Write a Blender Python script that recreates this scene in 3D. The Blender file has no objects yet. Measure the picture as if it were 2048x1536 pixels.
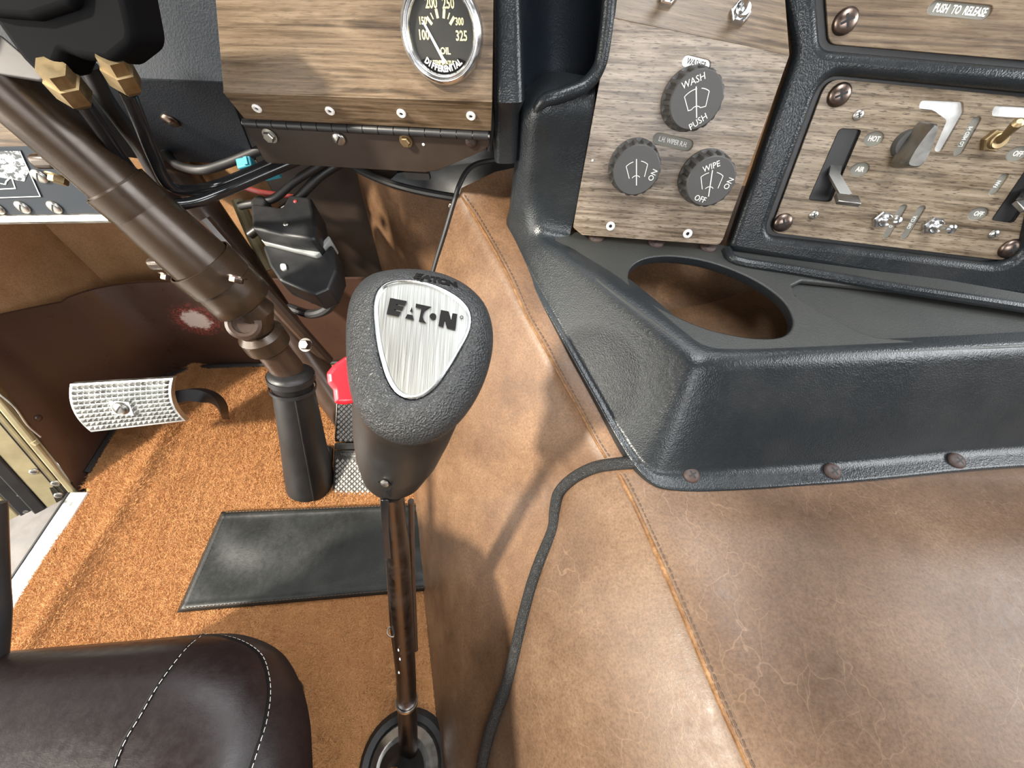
import bpy, bmesh, math, random
import numpy as np
from mathutils import Vector as V, Matrix as M4
from mathutils.bvhtree import BVHTree
random.seed(7); rng = np.random.default_rng(7)
PI = math.pi
sc = bpy.context.scene
C = sc.collection
# ------------------------------------------------------------------ camera, sky, exposure
F, TH, H = 770.0, math.radians(55.0), 0.75            # focal length in px of the 2048 wide frame, pitch, height
cam = bpy.data.cameras.new('camera'); cam.sensor_width = 36.0; cam.lens = 36.0 * F / 2048.0
cam.clip_start = 0.01; cam.clip_end = 100
co = bpy.data.objects.new('camera', cam); C.objects.link(co)
co.location = (0, 0, H); co.rotation_euler = (PI / 2 - TH, 0, 0); sc.camera = co
world = bpy.data.worlds.new('sky'); sc.world = world; world.use_nodes = True
bg = world.node_tree.nodes['Background']; bg.inputs[0].default_value = (0.93, 0.97, 1.0, 1); bg.inputs[1].default_value = 0.85
def area(name, loc, target, sx, sy, power, col=(1, 1, 1)):
    l = bpy.data.lights.new(name, 'AREA'); l.shape = 'RECTANGLE'; l.size = sx; l.size_y = sy; l.energy = power; l.color = col
    o = bpy.data.objects.new(name, l); C.objects.link(o); o.location = loc
    o.rotation_euler = (V(target) - V(loc)).to_track_quat('-Z', 'Y').to_euler(); return o
sl_ = bpy.data.lights.new('sun', 'SUN'); sl_.energy = 7.6; sl_.angle = math.radians(4); sl_.color = (1, 0.93, 0.80)
so_ = bpy.data.objects.new('sun', sl_); C.objects.link(so_); so_.rotation_euler = V((0.617, 0.416, -0.669)).to_track_quat('-Z', 'Y').to_euler()
area('daylight_open_door', (-1.8, -0.30, 0.70), (-0.55, 0.25, 0.05), 1.2, 0.8, 30, (1, 0.93, 0.82))
area('daylight_side_window', (1.30, -0.05, 1.08), (0.2, 0.1, 0.4), 0.9, 0.5, 15, (0.95, 0.98, 1))
area('daylight_windscreen', (0.1, 0.72, 1.28), (0.1, 0.05, 0.45), 1.5, 0.5, 13, (0.95, 0.98, 1))
area('console_lip_fill', (0.25, 0.12, 1.50), (0.22, 0.14, 0.4), 0.55, 0.30, 9, (0.95, 0.98, 1))  # added lamp below the closed roof, for the highlight on the console lip
area('rear_fill', (0.15, -1.22, 1.15), (0.1, 0.2, 0.5), 0.9, 0.4, 11, (0.97, 0.98, 1))  # added fill lamp behind the rear wall, brightens medallion and wood panels
sc.view_settings.view_transform = 'Standard'; sc.view_settings.look = 'None'
sc.view_settings.gamma = 1.0; sc.view_settings.use_curve_mapping = False; sc.view_settings.exposure = 0.40

# ------------------------------------------------------------------ measuring: pixel of the photo -> point on a plane of the place
CO = V((0, 0, H)); ST, CT = math.sin(TH), math.cos(TH)
RIGHT, UP, FWD = V((1, 0, 0)), V((0, ST, CT)), V((0, CT, -ST))
def ray(u, v): return RIGHT * ((u - 1024) / F) + UP * ((768 - v) / F) + FWD
def PD(u, v, d): return CO + ray(u, v) * d
def PZ(u, v, z): r = ray(u, v); return CO + r * ((z - H) / r.z)
def PY(u, v, y): r = ray(u, v); return CO + r * (y / r.y)
def PX(u, v, x): r = ray(u, v); return CO + r * (x / r.x)
def PP(u, v, p, n): r = ray(u, v); return CO + r * ((p - CO).dot(n) / r.dot(n))
def lerp(a, b, t): return a + (b - a) * t
class Pl:
    """a flat panel of the dash: origin, x along its bottom edge, y up the face, z out of the face"""
    def __init__(s, bl, br, lean=0.0, n=None):
        s.o = bl.copy(); ex = (br - bl).normalized()
        if n is None:
            nh = ex.cross(V((0, 0, 1))).normalized()
            if nh.dot(CO - bl) < 0: nh = -nh
            n = nh * math.cos(lean) + V((0, 0, 1)) * math.sin(lean)
        n = (n - ex * n.dot(ex)).normalized()
        s.x, s.z = ex, n; s.y = n.cross(ex)
        s.m = M4((( *s.x, 0), (*s.y, 0), (*s.z, 0), (0, 0, 0, 1))).transposed(); s.m.translation = s.o
    def w(s, u, v, h=0.0): return PP(u, v, s.o + s.z * h, s.z)
    def l(s, u, v, h=0.0): q = s.w(u, v, h) - s.o; return (q.dot(s.x), q.dot(s.y))
    def at(s, u, v, h=0.0, rot=0.0): return M4.Translation(s.w(u, v, h)) @ s.m.to_3x3().to_4x4() @ M4.Rotation(rot, 4, 'Z')
    def ang(s, u0, v0, u1, v1):
        a, b = s.l(u0, v0), s.l(u1, v1); return math.atan2(b[1] - a[1], b[0] - a[0])
def frame(o, n, up=V((0, 0, 1))):
    n = n.normalized(); x = up.cross(n)
    if x.length < 1e-4: x = V((1, 0, 0)).cross(n)
    x.normalize(); y = n.cross(x)
    m = M4(((*x, 0), (*y, 0), (*n, 0), (0, 0, 0, 1))).transposed(); m.translation = o; return m

# ------------------------------------------------------------------ materials
class MT:
    def __init__(s, name, col=(.5, .5, .5), rough=.5, metal=0, spec=.5, coat=0):
        s.m = bpy.data.materials.new(name); s.m.use_nodes = True; s.t = s.m.node_tree
        s.b = s.t.nodes['Principled BSDF']; s.i('Base Color', (*col, 1)); s.i('Roughness', rough); s.i('Metallic', metal)
        s.i('Specular IOR Level', spec); s.i('Coat Weight', coat); s.tc = None
    def i(s, k, v): s.b.inputs[k].default_value = v
    def n(s, typ, **kw):
        nd = s.t.nodes.new(typ)
        for k, v in kw.items():
            if k in nd.inputs:
                if hasattr(v, 'is_output') or isinstance(v, bpy.types.NodeSocket): s.t.links.new(v, nd.inputs[k])
                else: nd.inputs[k].default_value = v
            else: setattr(nd, k, v)
        return nd
    def co(s, scale=(1, 1, 1), loc=(0, 0, 0), rot=(0, 0, 0), kind='Object'):
        if s.tc is None: s.tc = s.t.nodes.new('ShaderNodeTexCoord')
        mp = s.t.nodes.new('ShaderNodeMapping'); s.t.links.new(s.tc.outputs[kind], mp.inputs[0])
        mp.inputs['Scale'].default_value = scale; mp.inputs['Location'].default_value = loc; mp.inputs['Rotation'].default_value = rot
        return mp.outputs[0]
    def noise(s, vec, scale, detail=4, rough=.55, dist=0.0):
        return s.n('ShaderNodeTexNoise', Vector=vec, Scale=scale, Detail=detail, Roughness=rough, Distortion=dist).outputs['Fac']
    def vor(s, vec, scale, feature='DISTANCE_TO_EDGE'):
        nd = s.n('ShaderNodeTexVoronoi'); nd.feature = feature
        s.t.links.new(vec, nd.inputs['Vector']); nd.inputs['Scale'].default_value = scale; return nd.outputs['Distance']
    def ramp(s, fac, stops):
        nd = s.t.nodes.new('ShaderNodeValToRGB'); s.t.links.new(fac, nd.inputs[0]); e = nd.color_ramp.elements
        while len(e) < len(stops): e.new(.5)
        for k, (p, c) in enumerate(stops):
            e[k].position = p; e[k].color = (*c, 1) if len(c) == 3 else c
        return nd.outputs[0]
    def mix(s, fac, a, b, mode='MIX'):
        nd = s.t.nodes.new('ShaderNodeMix'); nd.data_type = 'RGBA'; nd.blend_type = mode
        for k, v in ((0, fac), (6, a), (7, b)):
            if isinstance(v, bpy.types.NodeSocket): s.t.links.new(v, nd.inputs[k])
            elif k == 0: nd.inputs[k].default_value = v
            else: nd.inputs[k].default_value = (*v, 1)
        return nd.outputs[2]
    def mth(s, op, a, b=0.0, c=0.0):
        nd = s.t.nodes.new('ShaderNodeMath'); nd.operation = op
        for k, v in enumerate((a, b, c)):
            if isinstance(v, bpy.types.NodeSocket): s.t.links.new(v, nd.inputs[k])
            else: nd.inputs[k].default_value = v
        return nd.outputs[0]
    def base(s, sock): s.t.links.new(sock, s.b.inputs['Base Color']); return s
    def rough(s, sock): s.t.links.new(sock, s.b.inputs['Roughness']); return s
    def bump(s, sock, strength=.3, dist=.001):
        nd = s.t.nodes.new('ShaderNodeBump'); nd.inputs['Strength'].default_value = strength; nd.inputs['Distance'].default_value = dist
        s.t.links.new(sock, nd.inputs['Height'])
        old = s.b.inputs['Normal'].links
        if old: s.t.links.new(old[0].from_socket, nd.inputs['Normal'])
        s.t.links.new(nd.outputs[0], s.b.inputs['Normal']); return s

def m_leather(name, dark, mid, light, scale=14, rough=.42, crack=1.0, scratch=0.0):
    m = MT(name, rough=rough); c = m.co(kind='Object')
    big = m.noise(c, scale, 6, .6); fine = m.noise(c, 420, 4, .65); mid_n = m.noise(c, 120, 5, .7)
    a = m.ramp(big, [(.30, dark), (.52, mid), (.74, light)])
    sp = m.ramp(mid_n, [(.34, tuple(x * .80 for x in mid)), (.62, tuple(x * 1.10 for x in mid))])
    a = m.mix(.38, a, sp); a = m.mix(m.ramp(fine, [(.3, (.5, .5, .5)), (.62, (0, 0, 0))]), a, tuple(x * .55 for x in dark))
    if scratch:      # pale hairline creases
        dn_ = m.n('ShaderNodeTexNoise', Vector=c, Scale=22.0, Detail=3.0); ad = m.n('ShaderNodeVectorMath', operation='MULTIPLY_ADD')
        m.t.links.new(dn_.outputs['Color'], ad.inputs[0]); ad.inputs[1].default_value = (.05, .05, .05); m.t.links.new(m.co(scale=(1.5, .8, 1), rot=(0, 0, .5)), ad.inputs[2])
        ed = m.vor(ad.outputs[0], 30); ln = m.ramp(ed, [(.0, (1, 1, 1)), (.016, (0, 0, 0))]); mk_ = m.ramp(m.noise(c, 13, 3, .5), [(.40, (0, 0, 0)), (.66, (1, 1, 1))])
        a = m.mix(m.mth('MULTIPLY', m.mth('MULTIPLY', ln, mk_), scratch), a, tuple(min(1, x * 2.2) for x in light))
    m.base(a)
    e = m.vor(m.co(scale=(1, 1, 1)), 420); cr = m.ramp(e, [(0, (0, 0, 0)), (.12, (1, 1, 1))])
    wr = m.noise(m.co(scale=(1, 3.2, 1), rot=(0, 0, .6)), 55, 7, .7, 1.2)
    m.bump(cr, .05 * crack, .0005); m.bump(fine, .10, .0006); m.bump(wr, .10, .0012)
    m.i('Specular IOR Level', .28)
    m.rough(m.ramp(mid_n, [(.3, (rough - .06,) * 3), (.7, (rough + .10,) * 3)])); return m
def m_vinyl(name, col, rough=.38, scale=330, strength=.4):
    m = MT(name, col, rough, spec=.34); c = m.co()
    d = m.noise(c, 60, 3, .6, .4)
    cv = m.n('ShaderNodeVectorMath', operation='ADD'); m.t.links.new(c, cv.inputs[0])
    nz = m.n('ShaderNodeTexNoise', Vector=c, Scale=120.0, Detail=2.0)
    sc_ = m.n('ShaderNodeVectorMath', operation='SCALE'); m.t.links.new(nz.outputs['Color'], sc_.inputs[0]); sc_.inputs['Scale'].default_value = .006
    m.t.links.new(sc_.outputs[0], cv.inputs[1])
    e = m.vor(cv.outputs[0], scale, 'F1')
    m.bump(e, strength, .0012); m.bump(d, .12, .002)
    dust = m.noise(c, 9, 5, .65)
    m.base(m.mix(m.ramp(dust, [(.48, (0, 0, 0)), (.78, (.16, .16, .16))]), col, (.06, .053, .046)))
    m.rough(m.ramp(dust, [(.35, (rough - .03,) * 3), (.75, (rough + .12,) * 3)])); return m
def m_wood(name, dark, mid, light, rough=.4, sy=1.0, off=0.0, po=.75):
    m = MT(name, rough=rough, spec=.4)
    wv = m.noise(m.co(scale=(3.0, 17 * sy, 6), loc=(off, off, off)), 1.5, 5, .55, 2.2)
    g = m.noise(m.co(scale=(7, 240 * sy, 30), loc=(off, 0, 0)), 1.0, 6, .68, .35)
    pore = m.noise(m.co(scale=(110, 900 * sy, 60)), 1.0, 2, .5)
    a = m.ramp(wv, [(.28, dark), (.40, mid), (.50, light), (.56, mid), (.66, dark), (.78, mid)])
    b = m.ramp(g, [(.37, tuple(x * .35 for x in dark)), (.48, mid), (.62, light)])
    a = m.mix(.60, a, b)
    pm = m.ramp(pore, [(.34, (po,) * 3), (.43, (0, 0, 0))])
    a = m.mix(pm, a, tuple(x * .4 for x in dark)); m.base(a)
    m.bump(pore, .2, .0004); return m
def m_metal(name, col, rough, var=.12, scale=60):
    m = MT(name, col, rough, 1.0); c = m.co(); n = m.noise(c, scale, 5, .65)
    m.rough(m.ramp(n, [(.3, (max(.03, rough - var),) * 3), (.7, (rough + var,) * 3)])); m.bump(n, .05, .0006)
    m.base(m.ramp(n, [(.25, tuple(x * .75 for x in col)), (.7, col)])); return m
def m_paint(name, col, rough=.4, var=.25):
    m = MT(name, col, rough); c = m.co(); n = m.noise(c, 18, 6, .65); f = m.noise(c, 300, 3, .5)
    m.base(m.ramp(n, [(.3, tuple(x * (1 - var) for x in col)), (.7, tuple(x * (1 + var) for x in col))]))
    m.rough(m.ramp(n, [(.3, (rough - .06,) * 3), (.7, (rough + .12,) * 3)])); m.bump(f, .06, .0005); return m

MAT = {}
MAT['leather'] = m_leather('brown_leather', (.054, .026, .012), (.138, .076, .040), (.225, .132, .073), 14, .42, 1.0, .06)
MAT['leather_rear'] = m_leather('brown_leather_worn', (.052, .028, .015), (.112, .066, .039), (.185, .120, .077), 10, .38, 1.0, .20)
MAT['leather_tan'] = m_leather('tan_firewall_lining', (.24, .125, .05), (.38, .21, .10), (.48, .29, .15), 12, .6)
MAT['seat'] = m_leather('dark_seat_leather', (.008, .005, .005), (.012, .007, .007), (.017, .010, .009), 9, .34, .6)
MAT['pad'] = m_leather('black_heel_leather', (.008, .009, .008), (.016, .017, .016), (.042, .043, .039), 11, .36, .5)
MAT['pad'].i('Specular IOR Level', .35)
MAT['vinyl'] = m_vinyl('black_vinyl', (.012, .0145, .0165), .27, 640, .17)
MAT['vinyl_tray'] = m_vinyl('dusty_tray_vinyl', (.030, .031, .029), .44, 640, .15)
MAT['vinyl_dash'] = m_vinyl('slate_vinyl', (.013, .017, .023), .45, 480, .16); MAT['vinyl_dash'].i('Specular IOR Level', .2)
MAT['matte'] = MT('matte_black_casting', (.004, .004, .0045), .6, spec=.03)
MAT['tread'] = m_paint('grey_tread_rubber', (.34, .33, .31), .5, .12)
MAT['rod'] = m_metal('worn_rod_steel', (.13, .105, .09), .36)
MAT['rubber'] = m_paint('black_rubber', (.011, .010, .010), .46)
MAT['black'] = m_paint('black_plastic', (.014, .014, .015), .38)
MAT['blackg'] = m_paint('black_gloss', (.010, .010, .011), .16)
MAT['knobtex'] = m_vinyl('grained_knob_rubber', (.018, .019, .020), .42, 800, .7)
MAT['knobsm'] = m_paint('satin_knob_plastic', (.010, .009, .008), .40, .1)
MAT['knobgrey'] = m_paint('charcoal_knob_plastic', (.045, .043, .041), .52, .2)
MAT['wood'] = m_wood('walnut_veneer', (.035, .020, .010), (.100, .065, .036), (.195, .140, .090), .40, po=.3)
MAT['woodw'] = m_wood('walnut_veneer_pale', (.055, .037, .022), (.150, .110, .074), (.300, .245, .188), .29, 1.0, 3.1)
MAT['woodt'] = m_wood('walnut_veneer_grey', (.055, .037, .021), (.150, .110, .070), (.285, .230, .168), .32, 1.0, 7.7)
MAT['chrome'] = m_metal('chrome', (.78, .79, .80), .20, .06)
MAT['alu'] = m_metal('cast_aluminium', (.52, .53, .52), .40)
MAT['steel'] = m_metal('dull_steel', (.50, .48, .44), .38)
MAT['greymetal'] = m_metal('grey_lever_metal', (.33, .32, .30), .36)
MAT['rust'] = m_paint('rusty_screw', (.030, .014, .010), .55, .4)
MAT['darkscrew'] = m_metal('bronze_screw', (.16, .12, .10), .34)
MAT['brass'] = m_metal('tarnished_brass', (.36, .27, .15), .5)
MAT['rivet'] = MT('white_rivet', (.72, .71, .69), .45)
MAT['hole'] = MT('hole_black', (.004, .004, .004), .7)
MAT['brown'] = m_paint('brown_enamel', (.046, .027, .018), .30, .16)
MAT['brownsh'] = m_paint('bronze_column_enamel', (.040, .025, .015), .27, .12); MAT['brownsh'].i('Metallic', .3)
MAT['plate'] = m_paint('brown_plate_enamel', (.024, .015, .010), .46, .1)
MAT['cream'] = m_paint('cream_jamb_paint', (.33, .28, .16), .45, .22)
MAT['greypaint'] = m_paint('blue_grey_paint', (.030, .036, .045), .6, .14); MAT['greypaint'].i('Specular IOR Level', .2)
MAT['sill'] = m_paint('grey_step_metal', (.15, .14, .135), .6, .3)
MAT['silvert'] = m_metal('worn_sill_strip', (.80, .83, .86), .38, .2, 30)
MAT['red'] = MT('red_plastic', (.66, .012, .022), .30)
MAT['white'] = MT('white_print', (.66, .66, .62), .6)
MAT['cream_print'] = MT('dial_print', (.80, .72, .40), .6)
MAT['dial'] = MT('dial_black', (.020, .019, .015), .55)
MAT['label'] = m_paint('grey_label', (.17, .165, .14), .5, .1)
MAT['labelw'] = m_metal('silver_label', (.70, .70, .68), .42)
MAT['teal'] = MT('teal_connector', (.04, .26, .34), .45)
MAT['redwire'] = MT('red_wire', (.25, .035, .03), .5)
MAT['gasket'] = MT('grey_gasket', (.30, .31, .30), .6)
MAT['thread'] = MT('tan_thread', (.36, .22, .10), .7)
MAT['threadd'] = MT('dark_thread', (.06, .035, .02), .7)
MAT['threadw'] = MT('pale_thread', (.50, .46, .42), .7)
MAT['ink'] = MT('ink_black', (.005, .0045, .0045), .5, spec=.12)
MAT['ground'] = m_paint('pale_ground', (.80, .80, .78), .9, .05)
MAT['liner'] = m_paint('cab_liner', (.09, .07, .055), .8, .1)
MAT['cord'] = m_vinyl('black_cord_cover', (.016, .016, .016), .5, 900, .9)
g = MT('gauge_glass', (1, 1, 1), .02); g.i('Transmission Weight', 1.0); g.i('IOR', 1.1); g.i('Alpha', .12); MAT['glass'] = g
# brushed medallion
b = MT('brushed_medallion', (.62, .62, .60), .3, 1.0); nz = b.noise(b.co(scale=(2200, 30, 1)), 1, 3, .5)
b.rough(b.ramp(nz, [(.3, (.27,) * 3), (.7, (.36,) * 3)])); b.base(b.ramp(nz, [(.3, (.50, .51, .49)), (.7, (.60, .61, .59))])); b.bump(nz, .08, .0003); MAT['brushed'] = b
# carpet
cp = MT('rust_carpet', rough=.95, spec=.1); n1 = cp.noise(cp.co(), 26, 5, .6); n2 = cp.noise(cp.co(), 520, 3, .6)
cp.base(cp.mix(.4, cp.ramp(n1, [(.3, (.46, .225, .092)), (.5, (.53, .27, .112)), (.72, (.60, .31, .135))]), cp.ramp(n2, [(.3, (.30, .125, .040)), (.7, (.74, .43, .21))])))
cp.bump(n2, .5, .003); MAT['carpet'] = cp

# ------------------------------------------------------------------ mesh building
class MB:
    def __init__(s): s.v, s.f, s.mi = [], [], []
    def add(s, vs, fs, m=None, mi=0):
        k = len(s.v); s.v += [(m @ V(p) if m else V(p)) for p in vs]; s.f += [tuple(i + k for i in f) for f in fs]; s.mi += [mi] * len(fs); return s
    def box(s, m, sx, sy, sz, mi=0):
        x, y, z = sx / 2, sy / 2, sz / 2
        return s.add([(a, b_, c) for a in (-x, x) for b_ in (-y, y) for c in (-z, z)],
                     [(0, 1, 3, 2), (4, 6, 7, 5), (0, 4, 5, 1), (2, 3, 7, 6), (0, 2, 6, 4), (1, 5, 7, 3)], m, mi)
    def rings(s, rs, closed=True, cap0=False, cap1=False, m=None, mi=0):
        n = len(rs[0]); vs = [p for r in rs for p in r]; fs = []
        for a in range(len(rs) - 1):
            for j in range(n if closed else n - 1):
                k = (j + 1) % n; fs.append((a * n + j, a * n + k, (a + 1) * n + k, (a + 1) * n + j))
        if cap0: fs.append(tuple(reversed(range(n))))
        if cap1: fs.append(tuple(range((len(rs) - 1) * n, len(rs) * n)))
        return s.add(vs, fs, m, mi)
    def lathe(s, prof, n=24, m=None, mi=0, cap0=True, cap1=True):
        return s.rings([[(r * math.cos(2 * PI * j / n), r * math.sin(2 * PI * j / n), z) for j in range(n)] for r, z in prof], True, cap0, cap1, m, mi)
    def tube(s, pts, r, n=12, closed=False, caps=True, mi=0):
        pts = [V(p) for p in pts]; N = len(pts); rs = []; up = None
        for i in range(N):
            a, b_ = pts[(i - 1) % N] if (i or closed) else pts[i], pts[(i + 1) % N] if (i < N - 1 or closed) else pts[i]
            t = (b_ - a).normalized()
            if up is None: up = V((0, 0, 1)) if abs(t.z) < .9 else V((1, 0, 0))
            x = up.cross(t).normalized(); y = t.cross(x); up = y
            rr = r[i] if isinstance(r, (list, tuple)) else r
            rs.append([pts[i] + x * (rr * math.cos(2 * PI * j / n)) + y * (rr * math.sin(2 * PI * j / n)) for j in range(n)])
        if closed: rs.append(rs[0])
        return s.rings(rs, True, caps and not closed, caps and not closed, None, mi)
    def mesh(s, name):
        me = bpy.data.meshes.new(name); me.from_pydata([tuple(p) for p in s.v], [], s.f); me.validate()
        if len(me.polygons) == len(s.mi): me.polygons.foreach_set('material_index', s.mi)
        bm = bmesh.new(); bm.from_mesh(me); bmesh.ops.recalc_face_normals(bm, faces=bm.faces); bm.to_mesh(me); bm.free()
        return me
WM = {}
def smooth(me, ang=35):
    me.shade_smooth(); me.set_sharp_from_angle(angle=math.radians(ang))
def put(name, me, mats, parent=None, m=None, ang=35, center=True):
    """link one mesh object; world-space meshes are moved so that the origin lies in them"""
    if m is None:
        if center and len(me.vertices):
            cs = [v.co for v in me.vertices]
            c = V(((min(p.x for p in cs) + max(p.x for p in cs)) / 2, (min(p.y for p in cs) + max(p.y for p in cs)) / 2, min(p.z for p in cs)))
            me.transform(M4.Translation(-c)); m = M4.Translation(c)
        else: m = M4.Identity(4)
    if ang is not None: smooth(me, ang)
    if not me.materials:
        for q in (mats if isinstance(mats, (list, tuple)) else [mats]): me.materials.append(MAT[q].m)
    o = bpy.data.objects.new(name, me); C.objects.link(o); WM[o.name] = m.copy()
    if parent is not None:
        o.parent = parent; o.matrix_basis = WM[parent.name].inverted() @ m
    else: o.matrix_basis = m
    return o
def mk(name, mb, mats, parent=None, m=None, ang=35): return put(name, mb.mesh(name), mats, parent, m, ang)
def thing(name, label, cat, loc, group=None):
    o = bpy.data.objects.new(name, None); C.objects.link(o); m = M4.Translation(V(loc)); o.matrix_basis = m; WM[o.name] = m
    o.empty_display_size = .02; return tag(o, label, cat, group)
def tag(o, label, cat, group=None, kind=None):
    o['label'] = label; o['category'] = cat
    if group: o['group'] = group
    if kind: o['kind'] = kind
    return o
def struct(o, label, cat='setting'): o['kind'] = 'structure'; o['label'] = label; o['category'] = cat; return o
def bevel(o, w, seg=3, ang=30):
    md = o.modifiers.new('bevel', 'BEVEL'); md.width = w; md.segments = seg; md.limit_method = 'ANGLE'; md.angle_limit = math.radians(ang); return o
def subd(o, n=1): md = o.modifiers.new('subd', 'SUBSURF'); md.levels = n; md.render_levels = n; return o
def rpoly(pts, r, n=6):
    out = []; N = len(pts)
    for i in range(N):
        p, a, c = V(pts[i]).to_2d(), V(pts[i - 1]).to_2d(), V(pts[(i + 1) % N]).to_2d()
        rr = r[i] if isinstance(r, (list, tuple)) else r
        d1, d2 = (a - p), (c - p); ang = d1.angle(d2)
        if rr < 1e-6 or ang > PI - .03: out.append((p.x, p.y)); continue
        k = min(rr / math.tan(ang / 2), d1.length * .48, d2.length * .48)
        s, e = p + d1.normalized() * k, p + d2.normalized() * k
        for j in range(n + 1):
            t = j / n; q = s * (1 - t) ** 2 + p * (2 * t * (1 - t)) + e * t * t; out.append((q.x, q.y))
    return out
def ellipse(cx, cy, a, b_, rot=0, n=40):
    return [(cx + a * math.cos(t) * math.cos(rot) - b_ * math.sin(t) * math.sin(rot), cy + a * math.cos(t) * math.sin(rot) + b_ * math.sin(t) * math.cos(rot))
            for t in (2 * PI * j / n for j in range(n))]
def capsule(cx, cy, L, w, rot=0, n=7):
    """slot outline of length L and width w"""
    h, r = L / 2 - w / 2, w / 2; pts = []
    for s, a0 in ((1, -PI / 2), (-1, PI / 2)):
        for j in range(n + 1):
            t = a0 + PI * j / n; pts.append((s * h + r * math.cos(t), r * math.sin(t)))
    return [(cx + x * math.cos(rot) - y * math.sin(rot), cy + x * math.sin(rot) + y * math.cos(rot)) for x, y in pts]
def plate_mesh(loops, thick, bev=0.0, res=2):
    """flat plate between z=0 (front) and z=-thick; first loop is the outline, the others are holes"""
    cu = bpy.data.curves.new('tmp', 'CURVE'); cu.dimensions = '2D'; cu.fill_mode = 'BOTH'
    cu.extrude = max(thick / 2 - bev, 0); cu.bevel_depth = bev; cu.bevel_resolution = res; cu.offset = -bev
    for lp in loops:
        sp = cu.splines.new('POLY'); sp.points.add(len(lp) - 1); sp.use_cyclic_u = True
        for p, q in zip(sp.points, lp): p.co = (q[0], q[1], 0, 1)
    o = bpy.data.objects.new('tmp', cu); C.objects.link(o); dg = bpy.context.evaluated_depsgraph_get()
    me = bpy.data.meshes.new_from_object(o.evaluated_get(dg)); bpy.data.objects.remove(o); bpy.data.curves.remove(cu)
    me.transform(M4.Translation((0, 0, -thick / 2))); return me
def text_mesh(txt, size, depth=.0002, bold=0.0, squeeze=1.0, space=1.0):
    cu = bpy.data.curves.new('tmp', 'FONT'); cu.body = txt; cu.size = size; cu.extrude = depth; cu.offset = bold; cu.space_character = space
    cu.align_x = 'CENTER'; cu.align_y = 'CENTER'; cu.resolution_u = 2
    o = bpy.data.objects.new('tmp', cu); C.objects.link(o); dg = bpy.context.evaluated_depsgraph_get()
    me = bpy.data.meshes.new_from_object(o.evaluated_get(dg)); bpy.data.objects.remove(o); bpy.data.curves.remove(cu)
    if squeeze != 1.0: me.transform(M4.Diagonal((squeeze, 1, 1, 1)))
    me.materials.clear(); return me
def letter(txt, size, mat, parent, m, bold=0.0, squeeze=1.0, space=1.0, name='lettering', depth=.0002):
    return put(name, text_mesh(txt, size, depth, bold, squeeze, space), mat, parent, m, ang=None)
def catmull(pts, n=6, closed=False):
    pts = [V(p) for p in pts]; out = []; N = len(pts)
    for i in range(N if closed else N - 1):
        p1, p2 = pts[i], pts[(i + 1) % N]
        p0 = pts[i - 1] if (i or closed) else p1 * 2 - p2; p3 = pts[(i + 2) % N] if (closed or i + 2 < N) else p2 * 2 - p1
        for j in range(n):
            t = j / n; out.append(.5 * (2 * p1 + (p2 - p0) * t + (2 * p0 - 5 * p1 + 4 * p2 - p3) * t * t + (3 * p1 - p0 - 3 * p2 + p3) * t ** 3))
    if not closed: out.append(pts[-1])
    return out
def bvh(o_or_mb):
    if isinstance(o_or_mb, MB): return BVHTree.FromPolygons(o_or_mb.v, o_or_mb.f)
def hit(tree, u, v, off=0.0):
    p, n, i, d = tree.ray_cast(CO, ray(u, v).normalized())
    if p is None: return None, None
    if n.dot(CO - p) < 0: n = -n
    return p + n * off, n

# small hardware, one mesh for each kind --------------------------------------------------------
_hw = {}
def hw(kind, r):
    key = (kind, round(r, 5))
    if key in _hw: return _hw[key]
    b_ = MB()
    if kind in ('phillips', 'slot', 'hex', 'rivet', 'dome'):
        if kind == 'rivet':
            b_.lathe([(r, 0), (r, r * .25), (r * .8, r * .45), (r * .45, r * .42), (r * .36, r * .1)], 18, cap0=True, cap1=False)
            b_.lathe([(r * .37, r * .12), (.0001, r * .1)], 18, mi=1)
        elif kind == 'hex':
            b_.lathe([(r * 1.35, 0), (r * 1.35, r * .2), (r, r * .22)], 20); b_.lathe([(r, r * .2), (r, r * .85), (r * .86, r)], 6)
        else:
            prof = [(r, 0), (r, r * .12)] + [(r * math.cos(t), r * .12 + r * .42 * math.sin(t)) for t in (.35, .7, 1.05, 1.35)]
            b_.lathe(prof, 20)
            top = r * .12 + r * .41
            def groove(ang, half, wd_):       # recess following the dome
                zz_ = lambda x: r * .128 + r * .42 * math.sqrt(max(0, 1 - (x / r) ** 2)); mm = M4.Rotation(ang, 4, 'Z'); xs_ = np.linspace(-half, half, 7)
                b_.rings([[(x, -wd_, zz_(x)), (x, wd_, zz_(x))] for x in xs_], closed=False, m=mm, mi=1)
            if kind == 'phillips':
                groove(.5, r * .52, r * .10); groove(.5 + PI / 2, r * .52, r * .10)
            if kind == 'slot': groove(.9, r * .93, r * .11)
    me = b_.mesh(kind); _hw[key] = me; return me
def screw(kind, r, mat, parent, m, name=None):
    me = hw(kind, r); k = (kind, round(r, 5), mat)
    if k not in _hw:
        me2 = me.copy(); me2.materials.append(MAT[mat].m); me2.materials.append(MAT['hole'].m); smooth(me2, 40); _hw[k] = me2
    return put(name or ('rivet' if kind == 'rivet' else 'bolt' if kind == 'hex' else 'screw'), _hw[k], mat, parent, m, ang=None)

# ================================================================== THE SETTING
b_ = MB(); b_.box(M4.Translation((-.2, -.15, -.03)), 1.36, 1.60, .04)
struct(mk('floor', b_, 'hole'), 'steel cab floor under the carpet', 'floor')
gm = MB(); gm.box(M4.Translation((-2.2, 0, -1.15)), 6, 8, .1); struct(mk('ground', gm, 'ground'), 'pale sunlit ground outside the open door', 'ground')
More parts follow.
